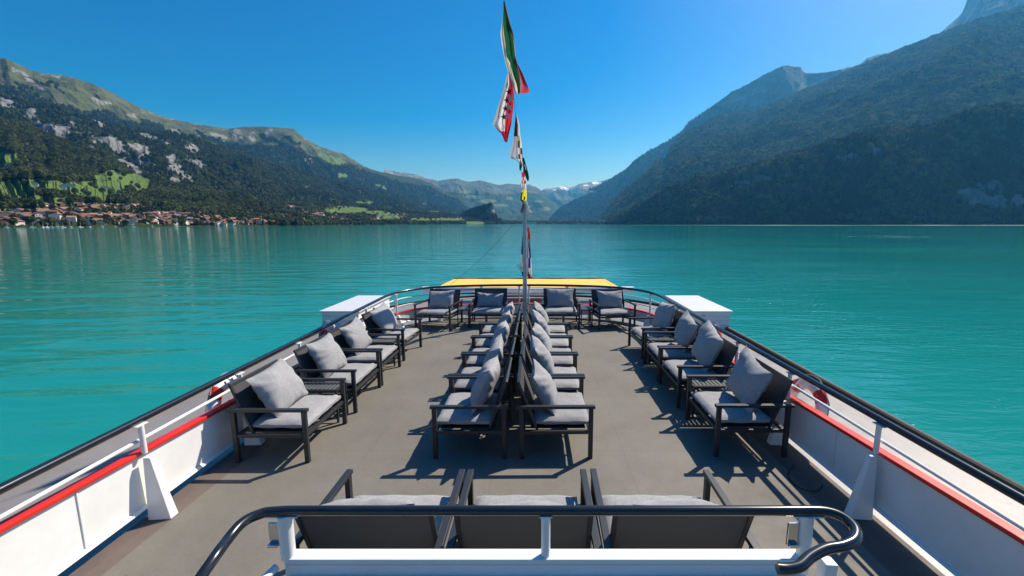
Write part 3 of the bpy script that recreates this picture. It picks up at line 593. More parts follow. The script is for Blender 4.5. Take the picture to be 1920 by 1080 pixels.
# ------------------------------------------------------------------ bulwark with cap, rails, stanchions and braces
def capz(y): return max(.33, min(.56, .525-(y-3)*.0368))
t = empty('bulwark', (0, 4, 0), 0, 'white bulwark with red cap and black handrail running round the deck', 'bulwark')
WP = offs(PATH, -.03)
childof(MB().ring(WP, lambda i: [(-.02,.085),(.015,.085),(.015,capz(WP[i][1])-.031),(-.02,capz(WP[i][1])-.031)]).build('wall', M_white), t)
childof(MB().ring(WP, [(.016,.085),(.016,.105),(.045,.09),(.045,.085)]).build('bottom_flange', M_white), t)
childof(MB().ring(WP, lambda i: [(-.038,capz(WP[i][1])-.03),(.038,capz(WP[i][1])-.03),(.038,capz(WP[i][1])),(-.038,capz(WP[i][1]))]).build('cap', M_red, bevel=.006), t)
childof(MB().tube([(x, y, .765) for x, y in PATH], .027, 12).build('handrail', M_black, smooth=True), t)
childof(MB().tube([(x, y, .61) for x, y in offs(PATH, -.01)], .0135, 8).build('guard_rail', M_white, smooth=True), t)
SP = [p for p in PATH if p[1] > 7.35]
childof(MB().tube([(x, y, .46) for x, y in offs(SP, -.01)], .0125, 8).build('guard_rail', M_white, smooth=True), t)
for k, (x, y) in enumerate(WP):
    if k % 5 == 2 and y < 8: 
        sg = -1 if x < 0 else 1
        childof(MB().box((x-sg*.0215, y, capz(y)/2+.03), (.004, .010, capz(y)-.14)).build('weld_seam', M_white, bevel=.0015), t)
# arc-length positions for stanchions
spots = []
for k in range(7): 
    y = 1.86+1.085*k
    if y < 8.2: spots += [(-2.71, y, (1, 0)), (2.71, y, (-1, 0))]
for sx in (-1, 1): spots += [(sx*2.655, 8.78, (-sx*.97, -.25)), (sx*1.95, 9.60, (-sx*.5, -.86)), (sx*1.0, 9.84, (-sx*.15, -1)), (sx*.115, 9.91, (0, -1))]
for k, (x, y, d) in enumerate(spots):
    x = x+.065-(y-2)*.015; cz = capz(y); d = Vector((d[0], d[1], 0)).normalized(); sd = Vector((-d.y, d.x, 0)); P = Vector((x, y, 0))
    m_ = MB().tube([P+Vector((0,0,cz-.01)), P+Vector((0,0,.742))], .0185, 12)
    m_.beam(P-sd*.045+Vector((0,0,.739)), P+sd*.045+Vector((0,0,.739)), .035, .006)
    childof(m_.build('stanchion', M_white, smooth=True), t)
    # brace: a tapering box leaning in from the wall to its foot on the deck
    top, foot = P-d*(-.012)+Vector((0,0,cz-.04)), P+d*.16
    if abs(y) < 8.2 or k % 4 < 2:
        lo = [P+d*.0-sd*.05, P+d*.16-sd*.036, P+d*.16+sd*.036, P+d*.0+sd*.05]
        hi = [Vector((q.x, q.y, cz-.037)) for q in (P+d*.005-sd*.028, P+d*.05-sd*.022, P+d*.05+sd*.022, P+d*.005+sd*.028)]
        lo = [Vector((q.x, q.y, .002)) for q in lo]
        childof(MB().hexa(lo, hi).build('brace', M_white, bevel=.006), t)

# ------------------------------------------------------------------ barrier in front of the camera
BY, BZ = 1.55, .862
t = empty('stair_barrier', (.3, BY, 0), 0, 'white steel barrier with a curled black handrail before the front armchairs', 'barrier')
fr = MB(); fr.box((.29, BY+.015, BZ-.012), (2.12, .062, .024)); childof(fr.build('top_ledge', M_white, bevel=.006), t)
childof(MB().box((.29, BY-.001, BZ-.050), (2.118, .028, .052)).box((.29, BY-.018, BZ-.088), (2.118, .062, .024)).build('lip', M_white, bevel=.004), t)
childof(MB().box((.29, BY-.012, .385), (2.10, .04, .772)).build('panel', M_whiteflat, bevel=.004), t)
hr = [(-1.02,.55,.62),(-.95,.95,.84),(-.875,1.28,1.035),(-.89,1.42,1.05),(-.885,1.49,1.06),(-.855,1.535,1.06),(-.80,1.555,1.06),(-.6,1.56,1.06),(.3,1.56,1.06),(1.2,1.56,1.06),(1.36,1.56,1.06),(1.42,1.55,1.06),(1.455,1.515,1.058),(1.455,1.46,1.055),(1.42,1.415,1.05),(1.36,1.39,1.045),(1.29,1.38,1.04),(1.22,1.355,1.03),(1.165,1.325,1.02),(1.12,1.318,1.015),(1.085,1.32,1.015)]
childof(MB().tube(smooth_path(hr, 6), .0195, 16).build('handrail', M_black, smooth=True), t)
for x, r_ in ((-.765, .028), (.285, .0185), (1.335, .026)):
    mm = MB().tube([(x, BY+.01, BZ-.005), (x, BY+.01, 1.045)], r_, 16); mm.box((x, BY+.01, 1.043), (.12 if r_ > .02 else .05, .04, .005))
    childof(mm.build('post', M_white, smooth=True), t)
childof(MB().tube([(-.80, BY-.02, BZ-.03), (-.88, 1.30, .80), (-.99, .80, .52)], .016, 12).build('lower_rail', M_white, smooth=True), t)
childof(MB().beam((1.42, BY-.02, BZ), (1.36, BY-.02, .02), .05, .05).build('post', M_white, bevel=.004), t)
for x in (-.815, 1.285):
    l_ = MB().box((x, BY+.012, .955), (.040, .012, .10)); l_.box((x, BY-.002, .915), (.040, .02, .012))
    p_ = childof(l_.build('latch', M_chrome, bevel=.002), t)
    q = MB().tube([(x, BY-.006, .90), (x, BY-.006, .965)], .007, 10); q.tube([(x-.014, BY-.004, .975), (x+.014, BY-.004, .975)], .006, 8)
    q = q.build('bolt', M_chrome, smooth=True); q.parent = p_; q.matrix_parent_inverse = Matrix.Translation(-Vector(t.location))
childof(MB().box((.93, BY-.042, .735), (.07, .02, .035)).tube([(.90, BY-.057, .74), (.93, BY-.057, .753), (.96, BY-.057, .74)], .008, 8).build('catch', M_rub, bevel=.002), t)

# ------------------------------------------------------------------ armchairs, side tables, pillows
def cushion_mesh(name, w_, d_, h_, seed, material):
    rg = random.Random(seed); n = 18; vs = []; fs = []
    for s in (1, -1):
        for i in range(n+1):
            for j in range(n+1):
                u = -1+2*i/n; v = -1+2*j/n
                r_ = (1-abs(u)**7)*(1-abs(v)**7)
                hh = (h_/2)*(.30+.70*max(r_, 0)**.4)+(.010*(1-u*u)*(1-v*v) if s > 0 else 0)
                hh += .0035*math.sin(u*9+seed)*math.cos(v*7+seed*2) + rg.uniform(-.0008, .0008)
                e = 1-.02*(1-max(r_, 0)**.3)
                vs.append((u*w_/2*e, v*d_/2*e, s*hh))
    N = (n+1)*(n+1)
    for i in range(n):
        for j in range(n):
            a = i*(n+1)+j; fs.append((a, a+n+1, a+n+2, a+1)); fs.append((N+a, N+a+1, N+a+n+2, N+a+n+1))
    edge = [(i, 0) for i in range(n)]+[(n, j) for j in range(n)]+[(i, n) for i in range(n, 0, -1)]+[(0, j) for j in range(n, 0, -1)]
    for k in range(len(edge)):
        a = edge[k][0]*(n+1)+edge[k][1]; c = edge[(k+1) % len(edge)]; c = c[0]*(n+1)+c[1]; fs.append((a, c, N+c, N+a))
    m = MB(); m.add(vs, fs); return m
def chair(loc, rz):
    t = empty('armchair', loc, rz)
    W, D = .405, .325
    for sx in (-1, 1):
        for sy, hh in ((1, .495), (-1, .495)):
            MB().box((sx*(W-.0175), sy*D, hh/2), (.035, .042, hh)).build('leg', M_frame, t, bevel=.003)
        MB().box((sx*(W-.0175), -.005, .510), (.042, .735, .028)).build('armrest', M_frame, t, bevel=.003)
    sf = MB()
    for sx in (-1, 1): sf.box((sx*(W-.0175), 0, .262), (.03, .60, .034))
    sf.box((0, D-.005, .262), (.74, .03, .034)); sf.box((0, -D+.02, .262), (.74, .03, .03))
    sf.box((0, .02, .283), (.70, .52, .008)); sf.box((-.18, .02, .272), (.025, .56, .02)); sf.box((.18, .02, .272), (.025, .56, .02))
    sf.build('seat_frame', M_frame, t, bevel=.003)
    # leaning sling back with a flat frame
    p0, p1 = Vector((0, -.175, .262)), Vector((0, -.350, .735)); dd = (p1-p0).normalized(); nn_ = Vector((0, dd.z, -dd.y))
    bf = MB()
    for sx in (-1, 1): bf.beam(p0+Vector((sx*.352, 0, 0)), p1+Vector((sx*.352, 0, 0)), .026, .022, nn_)
    bf.beam(p1+Vector((-.365, 0, 0)), p1+Vector((.365, 0, 0)), .022, .030, dd)
    bf.beam(p0+dd*.03+Vector((-.352, 0, 0)), p0+dd*.03+Vector((.352, 0, 0)), .02, .02, dd)
    br = bf.build('backrest', M_frame, t, bevel=.003)
    q = MB(); n = 10; vs = []
    for s in (0, 1):
        for i in range(n+1):
            for j in range(5):
                v = i/n; u = -1+j/2
                c = p0.lerp(p1, v*.96+.02) + nn_*(-.012*math.sin(v*math.pi)*(1-u*u*.6)+.004*s)
                vs.append((u*.340, c.y, c.z))
    N = (n+1)*5
    fs = [(i*5+j, (i+1)*5+j, (i+1)*5+j+1, i*5+j+1) for i in range(n) for j in range(4)]
    fs += [tuple(x+N for x in f[::-1]) for f in fs]
    q.add(vs, fs); q.build('sling', M_mesh, br, smooth=True)
    MB().box((.06, -.3525, .716), (.045, .002, .012), M=Matrix.Rotation(R(20), 3, 'X')).build('maker_tag', M_tag, br)
    c = cushion_mesh('seat_cushion', .70, .545, .085, 3, M_fab); c.v = [(x, y+.055, z+.333) for x, y, z in c.v]; c.build('seat_cushion', M_fab, t, smooth=True)
    return t
def pillow(seed, w_=.56, h_=.46, T=.20):
    rg = random.Random(seed); n = 24; m = MB(); vs = []; ph = [rg.uniform(0, 6.28) for _ in range(8)]
    for s in (1, -1):
        for i in range(n+1):
            for j in range(n+1):
                u = -1+2*i/n; v = -1+2*j/n
                x = u*w_/2*(1-.10*(1-v*v)*abs(u)**1.5); z = v*h_/2*(1-.12*(1-u*u)*abs(v)**1.5)
                f = (max(0, 1-abs(u)**2.3)*max(0, 1-abs(v)**2.3))**.55
                th = T/2*f
                ang = math.atan2(v, u); rr = math.hypot(u, v)
                wr = math.sin(ang*11+ph[0]+2*math.sin(ang*3+ph[1]))*.0075*min(rr, 1.1)**2*min(1, (1.42-rr)*3) + .007*math.sin(u*4+v*3+ph[2]) + .006*math.sin(v*6-u*2+ph[3])*abs(u)
                th += wr*min(f*2.2, 1)
                sag = -.012*(1-v)*s*0
                vs.append((x+.004*math.sin(v*5+ph[4]), s*th+sag, z-.012*math.sin((u+1)*1.5+ph[5])*(1 if v > 0 else .3)))
    N = (n+1)**2; fs = []
    for i in range(n):
        for j in range(n):
            a = i*(n+1)+j; fs.append((a, a+1, a+n+2, a+n+1)); fs.append((N+a, N+a+n+1, N+a+n+2, N+a+1))
    edge = [(i, 0) for i in range(n)]+[(n, j) for j in range(n)]+[(i, n) for i in range(n, 0, -1)]+[(0, j) for j in range(n, 0, -1)]
    for k in range(len(edge)):
        a = edge[k][0]*(n+1)+edge[k][1]; c = edge[(k+1) % len(edge)]; c = c[0]*(n+1)+c[1]; fs.append((a, N+a, N+c, c))
    m.add(vs, fs); o = m.build('pillow', M_pil, smooth=True)
    tg = MB().box((w_/2-.05, .0, -h_/2-.008), (.025, .003, .028)).build('care_label', M_tag, o)
    return o
def table(loc, rz, wd=.255, dp=.56):
    t = empty('side_table', loc, rz)
    for sx in (-1, 1):
        for sy in (-1, 1): MB().box((sx*(wd/2-.012), sy*(dp/2-.012), .18), (.022, .022, .36)).build('leg', M_frame, t, bevel=.002)
    f = MB()
    for sx in (-1, 1): f.box((sx*(wd/2-.012), 0, .372), (.024, dp, .022)); f.box((sx*(wd/2-.012), 0, .05), (.018, dp-.05, .018))
    for sy in (-1, 1): f.box((0, sy*(dp/2-.012), .372), (wd-.05, .024, .022))
    f.build('table_frame', M_frame, t, bevel=.002)
    s = MB(); n = 11
    for k in range(n): s.box((0, -dp/2+.05+k*(dp-.1)/(n-1), .380), (wd-.05, .034, .008))
    s.build('tabletop', M_slat, t, bevel=.0015); return t
chair0 = chair((0, 0, 0), 0); used = []
PIL = [pillow(1), pillow(2, .55, .47, .20), pillow(3, .57, .46, .18), pillow(4, .56, .48, .21), pillow(5, .54, .44, .19)]; pused = set()
prg = random.Random(12)
def put_chair(x, y, rz, label, group, plabel, pgroup, tilt=0, shift=0, var=None, lean=22, fwd=0, up=0, yaw=0, sc_=1., wide=1., low=1.):
    c = chair0 if not used else copy_tree(chair0); used.append(1)
    c.location = (x, y, 0); c.rotation_euler = (0, 0, rz); tag(c, label, 'armchair', group)
    k = var if var is not None else prg.randrange(5)
    p = PIL[k] if k not in pused else copy_tree(PIL[k]); pused.add(k)
    # the pillow stands on the seat and leans on the backrest
    hh = .215*sc_*low*abs(math.cos(R(tilt)))+.22*sc_*abs(math.sin(R(tilt)))
    lz = .372+hh*math.cos(R(lean))*.97+up
    ly = -.148-(lz-.36)*.33+.055+fwd
    Mx = Matrix.Translation((x, y, 0)) @ Matrix.Rotation(rz, 4, 'Z') @ Matrix.Translation((shift, ly, lz)) @ Matrix.Rotation(R(yaw), 4, 'Z') @ Matrix.Rotation(R(lean), 4, 'X') @ Matrix.Rotation(R(tilt), 4, 'Y')
    p.matrix_world = Mx @ Matrix.Diagonal((sc_*wide, sc_, sc_*low, 1)); tag(p, plabel, 'pillow', pgroup)
ORD = ['nearest', 'second', 'third', 'fourth', 'farthest']
# two back-to-back rows of five down the middle
tl = [(2,.03),(-3,.0),(3,-.02),(-2,.02),(4,0)]
for i in range(5):
    y = 3.73+.42+.843*i
    put_chair(-.385, y, R(90+prg.uniform(-.6,.6)), f'charcoal armchair facing left, {ORD[i]} of five in the middle row', 'armchairs in the back-to-back middle rows',
              f'grey pillow on the {ORD[i]} left-facing armchair of the middle row', 'pillows in the middle rows', 2+prg.uniform(-4, 4), prg.uniform(-.03,.03), lean=22, fwd=.06, sc_=1.05, yaw=prg.uniform(-5, 5))
    put_chair(.425, y, R(-90+prg.uniform(-.6,.6)), f'charcoal armchair facing right, {ORD[i]} of five in the middle row', 'armchairs in the back-to-back middle rows',
              f'grey pillow on the {ORD[i]} right-facing armchair of the middle row', 'pillows in the middle rows', prg.uniform(-5, 5), prg.uniform(-.03,.03), lean=28, fwd=.055, sc_=1.05, yaw=prg.uniform(-6, 6))
O4 = ['nearest', 'second', 'third', 'farthest']
LY = [4.08, 5.135, 5.985, 7.08]; LR = [-90, -90, -90, -95]; LX = [-2.21, -2.21, -2.21, -2.20]
for i in range(4):
    put_chair(LX[i], LY[i], R(LR[i]), f'charcoal armchair along the left bulwark, {O4[i]} of the four', 'armchairs along the left bulwark',
              f'sunlit grey pillow on the {O4[i]} armchair by the left bulwark', 'pillows along the left bulwark', [4,-3,5,8][i], [0,.02,-.02,0][i], i % 5, lean=[30,27,25,28][i], fwd=[.05,.03,.02,.04][i], sc_=1.06)
RY = [4.18, 5.28, 6.125, 7.17]; RR = [90, 90, 90, 94]; RX = [2.285, 2.285, 2.285, 2.28]
for i in range(4):
    put_chair(RX[i], RY[i], R(RR[i]), f'charcoal armchair along the right bulwark, {O4[i]} of the four', 'armchairs along the right bulwark',
              f'shaded grey pillow on the {O4[i]} armchair by the right bulwark', 'pillows along the right bulwark', [-9,-13,-14,6][i], [0,.03,0,0][i], (i+2) % 5, lean=[19,17,18,18][i], fwd=[.06,.04,.03,.03][i], sc_=1.10)
st = [(-1.87, 9.05, 168), (-.79, 9.19, 180), (.76, 9.19, 180), (1.87, 9.06, 190)]
O_ = ['leftmost', 'second from left', 'third from left', 'rightmost']
for i, (x, y, a) in enumerate(st):
    put_chair(x, y, R(a), f'charcoal armchair against the stern rail, {O_[i]} of the four', 'armchairs against the stern rail',
              f'grey pillow on the {O_[i]} armchair at the stern rail', 'pillows at the stern', [2,-2,1,-2][i], 0, (i+1) % 5, lean=[22,22,20,20][i], fwd=.02, sc_=1.0, wide=[1.10,1.06,1.12,1.12][i], low=[.90,.74,.93,.93][i])
O3 = ['left', 'middle', 'right']
for i, x in enumerate((-.655, .18, 1.02)):
    put_chair(x, 2.365, R([0, 0, -1][i]), f'{O3[i]} armchair of three seen from behind at the white barrier', 'armchairs behind the white barrier',
              f'grey pillow on the {O3[i]} armchair at the white barrier', 'pillows on the front armchairs', 3*i-3, [-.06, 0, .05][i], (i+3) % 5, lean=26, fwd=.03, up=-.01, sc_=.95, wide=1.1, low=.68)
tb = table((0, 0, 0), 0)
TS = [(-2.24, 4.61, -90, 'slatted side table between the nearest two armchairs on the left'), (-2.24, 6.52, -90, 'slatted side table between the farthest two armchairs on the left'),
      (2.30, 4.73, 90, 'slatted side table between the nearest two armchairs on the right'), (2.30, 6.645, 90, 'slatted side table between the farthest two armchairs on the right'),
      (-1.335, 9.22, 180, 'slatted side table between the left pair at the stern rail'), (1.315, 9.22, 180, 'slatted side table between the right pair at the stern rail')]
for i, (x, y, a, lab) in enumerate(TS):
    o = tb if i == 0 else copy_tree(tb); o.location = (x, y, 0); o.rotation_euler = (0, 0, R(a)); tag(o, lab, 'side table', 'side tables between the armchairs')
bpy.context.view_layer.update()

# ------------------------------------------------------------------ lifebuoys on the outside of the rail
def lifebuoy(x, y, z, side, label):
    t = empty('lifebuoy', (x, y, z), 0, label, 'lifebuoy', 'lifebuoys hung on the rail')
    t.rotation_euler = (0, R(12*side), 0)
    n, k, Rr, r_ = 48, 12, .245, .062
    def seg(a0, a1, grow, name, m, nn=16):
        mb = MB(); vs = []
        for i in range(nn+1):
            a = a0+(a1-a0)*i/nn
            for j in range(k):
                b_ = 2*math.pi*j/k; rad = Rr+(r_+grow)*math.cos(b_)
                vs.append(((r_*.85+grow)*math.sin(b_), rad*math.cos(a), rad*math.sin(a)))
        fs = [(i*k+j, i*k+(j+1) % k, (i+1)*k+(j+1) % k, (i+1)*k+j) for i in range(nn) for j in range(k)]
        mb.add(vs, fs); return mb.build(name, m, t, smooth=True)
    seg(0, 2*math.pi, 0, 'ring', M_white, 48)
    for q in range(4): seg(R(q*90+32), R(q*90+58), .002, 'red_band', M_red, 8)
    pts = []
    for i in range(49):
        a = 2*math.pi*i/48; rr = Rr+r_+.006+.022*abs(math.sin(2*(a-R(45)))); pts.append((.01*math.sin(a*8), rr*math.cos(a), rr*math.sin(a)))
    MB().tube(pts, .006, 6, cap=False).build('grab_line', M_rope, t, smooth=True)
    MB().beam((-.075*side, -.05, .30), (-.14*side, -.05, .16), .02, .012).beam((-.075*side, .05, .30), (-.14*side, .05, .16), .02, .012).build('hook', M_white, t)
lifebuoy(-2.84, 4.12, .375, -1, 'red and white lifebuoy outside the rail behind the nearest left armchair')
lifebuoy(-2.90, 6.35, .40, -1, 'red and white lifebuoy outside the rail by the far left armchairs')
lifebuoy(2.93, 4.05, .375, 1, 'red and white lifebuoy outside the rail behind the nearest right armchair')
lifebuoy(2.86, 6.25, .40, 1, 'red and white lifebuoy outside the rail by the far right armchairs')

# ------------------------------------------------------------------ white lockers on the side deck, racks, cable
def locker(sx, label):
    t = empty('deck_locker', (sx*4.24, 10.55, -.2), 0, label, 'locker', 'white lockers on the side decks')
    MB().box((0, 0, .2), (.84, 2.05, .40)).build('body', M_whiteflat, t, bevel=.008)
    MB().box((0, 0, .418), (.92, 2.14, .036)).build('lid', M_locker, t, bevel=.008)
    s = MB()
    for q in range(3): s.box((0, -1.027, .09+.11*q), (.80, .006, .004)); s.box((sx*.422, 0, .09+.11*q), (.006, 2.0, .004))
    s.build('seam', mat('seam_shadow_gap', (.2, .2, .21), .7), t)
    MB().box((-sx*.2, -1.04, .33), (.09, .02, .02)).build('handle', M_chrome, t, bevel=.003)
locker(-1, 'white boxy locker beyond the rail on the left side deck'); locker(1, 'white boxy locker beyond the rail on the right side deck')
for sx, lab in ((-1, 'white perforated metal rack outside the far left rail'), (1, 'white metal rack with black hooks outside the far right rail')):
    t = empty('rack', (sx*3.05, 8.0, -.2), R(-6*sx), lab, 'rack', 'white racks beside the lockers')
    MB().box((0, 0, .36), (.03, 1.35, .10)).box((0, 0, .60), (.03, 1.35, .16)).box((0, -.62, .34), (.03, .10, .68)).box((0, .62, .34), (.03, .10, .68)).build('frame', M_white, t, bevel=.004)
    MB().box((-.02*sx, 0, .22), (.03, 1.2, .12)).build('lower_board', M_white, t, bevel=.004)
    for q in (-.35, .1, .42): MB().beam((-.02*sx, q-.06, .44), (-.03*sx, q+.05, .52), .02, .02).tube([(-.03*sx, q, .66), (-.05*sx, q+.06, .70), (-.03*sx, q+.12, .66)], .012, 8).build('hook', M_rub, t)
    MB().box((-.02*sx, .2, .30), (.02, .3, .07)).build('cloth_strap', M_pink, t)
pts = smooth_path([(2.60, 3.62, .012), (2.50, 3.52, .012), (2.44, 3.42, .012), (2.45, 3.28, .012), (2.52, 3.18, .05), (2.58, 3.2, .09)], 6)
tag(MB().tube(pts, .006, 8).build('cable', M_rub, smooth=True), 'thin black cable looping on the deck by the right bulwark', 'cable')

# ------------------------------------------------------------------ stern: awning, beam, panel, wooden bench
t = empty('awning', (0, 12.6, 0), 0, 'yellow cloth awning stretched over the stern beyond the rail', 'awning')
aw = MB(); n = 20; vs = []; 
for s in (0, -.012):
    for i in range(n+1):
        for j in range(7):
            u = -1+2*i/n; v = j/6; vs.append((u*lerp(2.50, 2.34, v), lerp(-1.0, .62, v), .47+.02*v-.02*math.sin(v*math.pi)*(1-u*u)+.004*math.sin(u*14)+s))
N = (n+1)*7; fs = [(i*7+j, (i+1)*7+j, (i+1)*7+j+1, i*7+j+1) for i in range(n) for j in range(6)]; fs += [tuple(q+N for q in f[::-1]) for f in fs]
aw.add(vs, fs); aw.build('awning_cloth', M_yellow, t, smooth=True)
MB().box((0, .64, .49), (4.70, .06, .05)).build('front_bar', M_brownedge, t, bevel=.008)
MB().tube([(-2.52, -1.06, .40), (2.52, -1.06, .40)], .075, 16).build('roller_tube', M_alu, t, smooth=True)
MB().box((-2.72, -1.06, .41), (.34, .17, .15)).build('end_housing', M_white, t, bevel=.01)
MB().box((2.72, -1.06, .41), (.34, .17, .15)).build('end_housing', M_white, t, bevel=.01)
MB().box((0, -1.2, .40), (2.3, .05, .13)).build('gutter', M_white, t, bevel=.006)
for sx in (-1, 1):
    MB().box((sx*2.3, -1.06, .08), (.05, .05, .56)).build('post', M_alu, t, bevel=.004); MB().box((sx*2.2, .6, .14), (.05, .05, .68)).build('post', M_alu, t, bevel=.004)
    MB().beam((sx*2.38, -1.0, .40), (sx*2.2, .6, .46), .04, .04).build('arm', M_white, t)
t = empty('deckhouse', (0, 11.9, -.2), 0, 'low reddish brown deckhouse under the white beam at the stern', 'deckhouse')
MB().box((.02, 0, .24), (1.9, .9, .47)).build('wall', M_pink, t, bevel=.01)
for x in (-.62, -.2, .24, .66): MB().box((x, -.453, .24), (.012, .006, .44)).build('seam', M_brownedge, t)
MB().box((.02, 0, .487), (1.98, .98, .03)).build('roof', M_whiteflat, t, bevel=.006)
for sx, lab in ((-1, 'orange varnished wooden bench at the stern, left of the mast'), (1, 'orange varnished wooden bench at the stern, right of the mast')):
    t = empty('stern_bench', (sx*1.95, 13.2, -.2), 0, lab, 'bench', 'wooden benches at the stern')
    MB().box((0, 0, .26), (1.5, .36, .05)).build('seat', M_wood, t, bevel=.01)
    MB().box((0, .17, .40), (1.5, .04, .20)).build('backrest', M_wood, t, bevel=.01)
    for q in (-.6, .6): MB().box((q, 0, .115), (.05, .3, .23)).build('leg', M_alu, t, bevel=.004)
t = empty('cleat', (1.62, 10.8, -.2), 0, 'grey mooring cleat on the side deck behind the stern rail', 'cleat')
MB().tube([(-.16, 0, .13), (.16, 0, .13)], .022, 10).build('bar', M_alu, t, smooth=True)
for q in (-.05, .05): MB().tube([(q, 0, 0), (q, 0, .13)], .02, 8).build('foot', M_alu, t, smooth=True)

# ------------------------------------------------------------------ mast, stays, rope and flags
MX, MY, MT = -.025, 9.62, 2.66
t = empty('flagpole', (MX, MY, 0), 0, 'tall grey flagpole standing inside the stern rail', 'flagpole')
MB().tube([(0,0,0),(0,0,.9),(0,0,1.6),(0,0,MT)], [.052,.050,.044,.036], 20).build('pole', M_alu, t, smooth=True)
MB().tube([(0,0,MT-.005),(0,0,MT+.015)], [.043,.043], 16).build('cap', M_chrome, t, smooth=True)
MB().box((0, .06, .72), (.10, .12, .03)).build('bracket', M_white, t, bevel=.004)
for q in (-.055, .075): MB().beam((q, -.02, 1.02), (q, -.02, 1.12), .02, .02).build('cleat', M_rub, t)
MB().tube([(.062, -.01, 1.08), (.055, -.01, 1.8), (.045, -.01, MT-.05)], .004, 6).build('halyard', M_rope, t)
MB().tube(smooth_path([(-.06,-.02,1.10),(-.12,-.02,1.18),(-.17,-.02,1.26),(-.14,-.02,1.28),(-.10,-.02,1.2),(-.06,-.02,1.06)], 5), .005, 6).build('halyard_loop', M_rope, t, smooth=True)
def rope(name, pts, r_, label, cat='rope', m=M_rope, group=None):
    o = MB().tube(pts, r_, 6).build(name, m, smooth=True); tag(o, label, cat, group)
def sagl(a, c, s, n=16):
    a, c = Vector(a), Vector(c); return [a.lerp(c, k/n)-Vector((0, 0, s*math.sin(math.pi*k/n))) for k in range(n+1)]
rope('stay_wire', sagl((MX-.03, MY, 2.45), (-1.75, 9.76, .80), .10), .0035, 'thin stay wire from the flagpole down to the left rail', 'wire', M_rope, 'stay wires of the flagpole')
rope('stay_wire', sagl((MX+.03, MY, 2.45), (1.95, 9.66, .80), .10), .003, 'thin stay wire from the flagpole down to the right rail', 'wire', M_rope, 'stay wires of the flagpole')
RA = Vector((MX, MY, MT)); RB = at_depth(945, 3, 7.0); RD = (RB-RA)
RC = RA+RD*1.9
rope('signal_rope', sagl(RA, RC, .0, 24), .0045, 'long rope running up from the flagpole carrying the flags')
def rope_y(py):      # distance at which the rope is seen at that height
    lo, hi = MY, RB.y
    for _ in range(40):
        mid = (lo+hi)/2; k = (MY-mid)/(MY-RB.y); p = RA+RD*k; y = projn(p.x, p.y, p.z)[1]
        if y > py: lo = mid
        else: hi = mid
    return (lo+hi)/2
FM = {k: mat('flag_'+k, c, .85, var=.08, vscale=12, bump=.2, bscale=60) for k, c in dict(green=(.012,.10,.045), cream=(.62,.60,.53), white=(.66,.67,.70), grey=(.34,.36,.40), red=(.52,.025,.05), pink=(.55,.07,.12), black=(.02,.02,.025), yellow=(.75,.68,.03), blue=(.03,.06,.24), darkgreen=(.006,.035,.02), brown=(.14,.05,.04)).items()}
for m_ in FM.values():      # thin cloth lets light through
    n_, l_ = m_.node_tree.nodes, m_.node_tree.links; tr_ = n_.new('ShaderNodeBsdfTranslucent'); mx_ = n_.new('ShaderNodeMixShader'); mx_.inputs[0].default_value = .5
    bs_ = n_['Principled BSDF']; src_ = bs_.inputs['Base Color'].links[0].from_socket
    l_.new(src_, tr_.inputs['Color']); l_.new(bs_.outputs[0], mx_.inputs[1]); l_.new(tr_.outputs[0], mx_.inputs[2]); l_.new(mx_.outputs[0], n_['Material Output'].inputs['Surface'])
def flag(name, rows, label, depth=None, fold=.05, ox=0, oy=0, s=1, stars=(), star_s=.05):
    """rows: (height, [edges across], [colour of each band]) of the hanging cloth; folds give it depth"""
    ks = list(FM); vs = []; fs = []; ms = []; SUB = 3
    rws = [(oy+r[0]/s, [ox+x/s for x in r[1]], r[2]) for r in rows]
    full = []
    for i in range(len(rws)-1):
        a, c = rws[i], rws[i+1]
        for k in range(4):
            q = k/4; full.append((lerp(a[0], c[0], q), [lerp(x, y, q) for x, y in zip(a[1], c[1])], a[2] if q < .5 else c[2]))
    full.append(rws[-1])
    nb = len(rws[0][1])-1; W_ = nb*SUB+1
    for ri, (py, xs, cols) in enumerate(full):
        Yr = depth if depth else rope_y(min(py, full[-1][0]))
        for b_ in range(nb):
            for q in range(SUB+(1 if b_ == nb-1 else 0)):
                u = b_*SUB+q; x = lerp(xs[b_], xs[b_+1], q/SUB)
                wv = fold*(math.sin(u*1.9+ri*.12)+.5*math.sin(u*3.7+ri*.3))*min(1, (ri+1)/6)
                vs.append(at_depth(x, py, Yr+wv))
    T = len(full)
    for ri in range(T-1):
        for u in range(W_-1):
            a = ri*W_+u; fs.append((a, a+1, a+W_+1, a+W_)); ms.append(ks.index(full[ri][2][u//SUB]))
    me = bpy.data.meshes.new(name); me.from_pydata([tuple(v) for v in vs], [], fs)
    for k in ks: me.materials.append(FM[k])
    for i, p in enumerate(me.polygons): p.material_index = ms[i]; p.use_smooth = True
    o = bpy.data.objects.new(name, me); C.objects.link(o)
    tag(o, label, 'flag', 'flags hoisted on the rope')
    for (x, y, col) in stars:
        c0 = at_depth(ox+x/s, oy+y/s, (depth or rope_y(oy+y/s))-fold*1.7-.02); pv_ = []
        for k in range(10):
            a = math.pi/2+k*math.pi/5+.2; r_ = star_s*(1 if k % 2 == 0 else .42); pv_ += [Vector((c0.x+r_*.8*math.cos(a), c0.y+.012*math.sin(k), c0.z+r_*math.sin(a)))]
        back = [q+Vector((0, .003, 0)) for q in pv_]
        so = MB().add(pv_+back, [tuple(range(10)), tuple(range(10, 20))[::-1]]+[(k, (k+1) % 10, 10+(k+1) % 10, 10+k) for k in range(10)]).build('star', FM[col]); so.parent = o
    return o
A3 = ['cream', 'green', 'cream', 'pink']
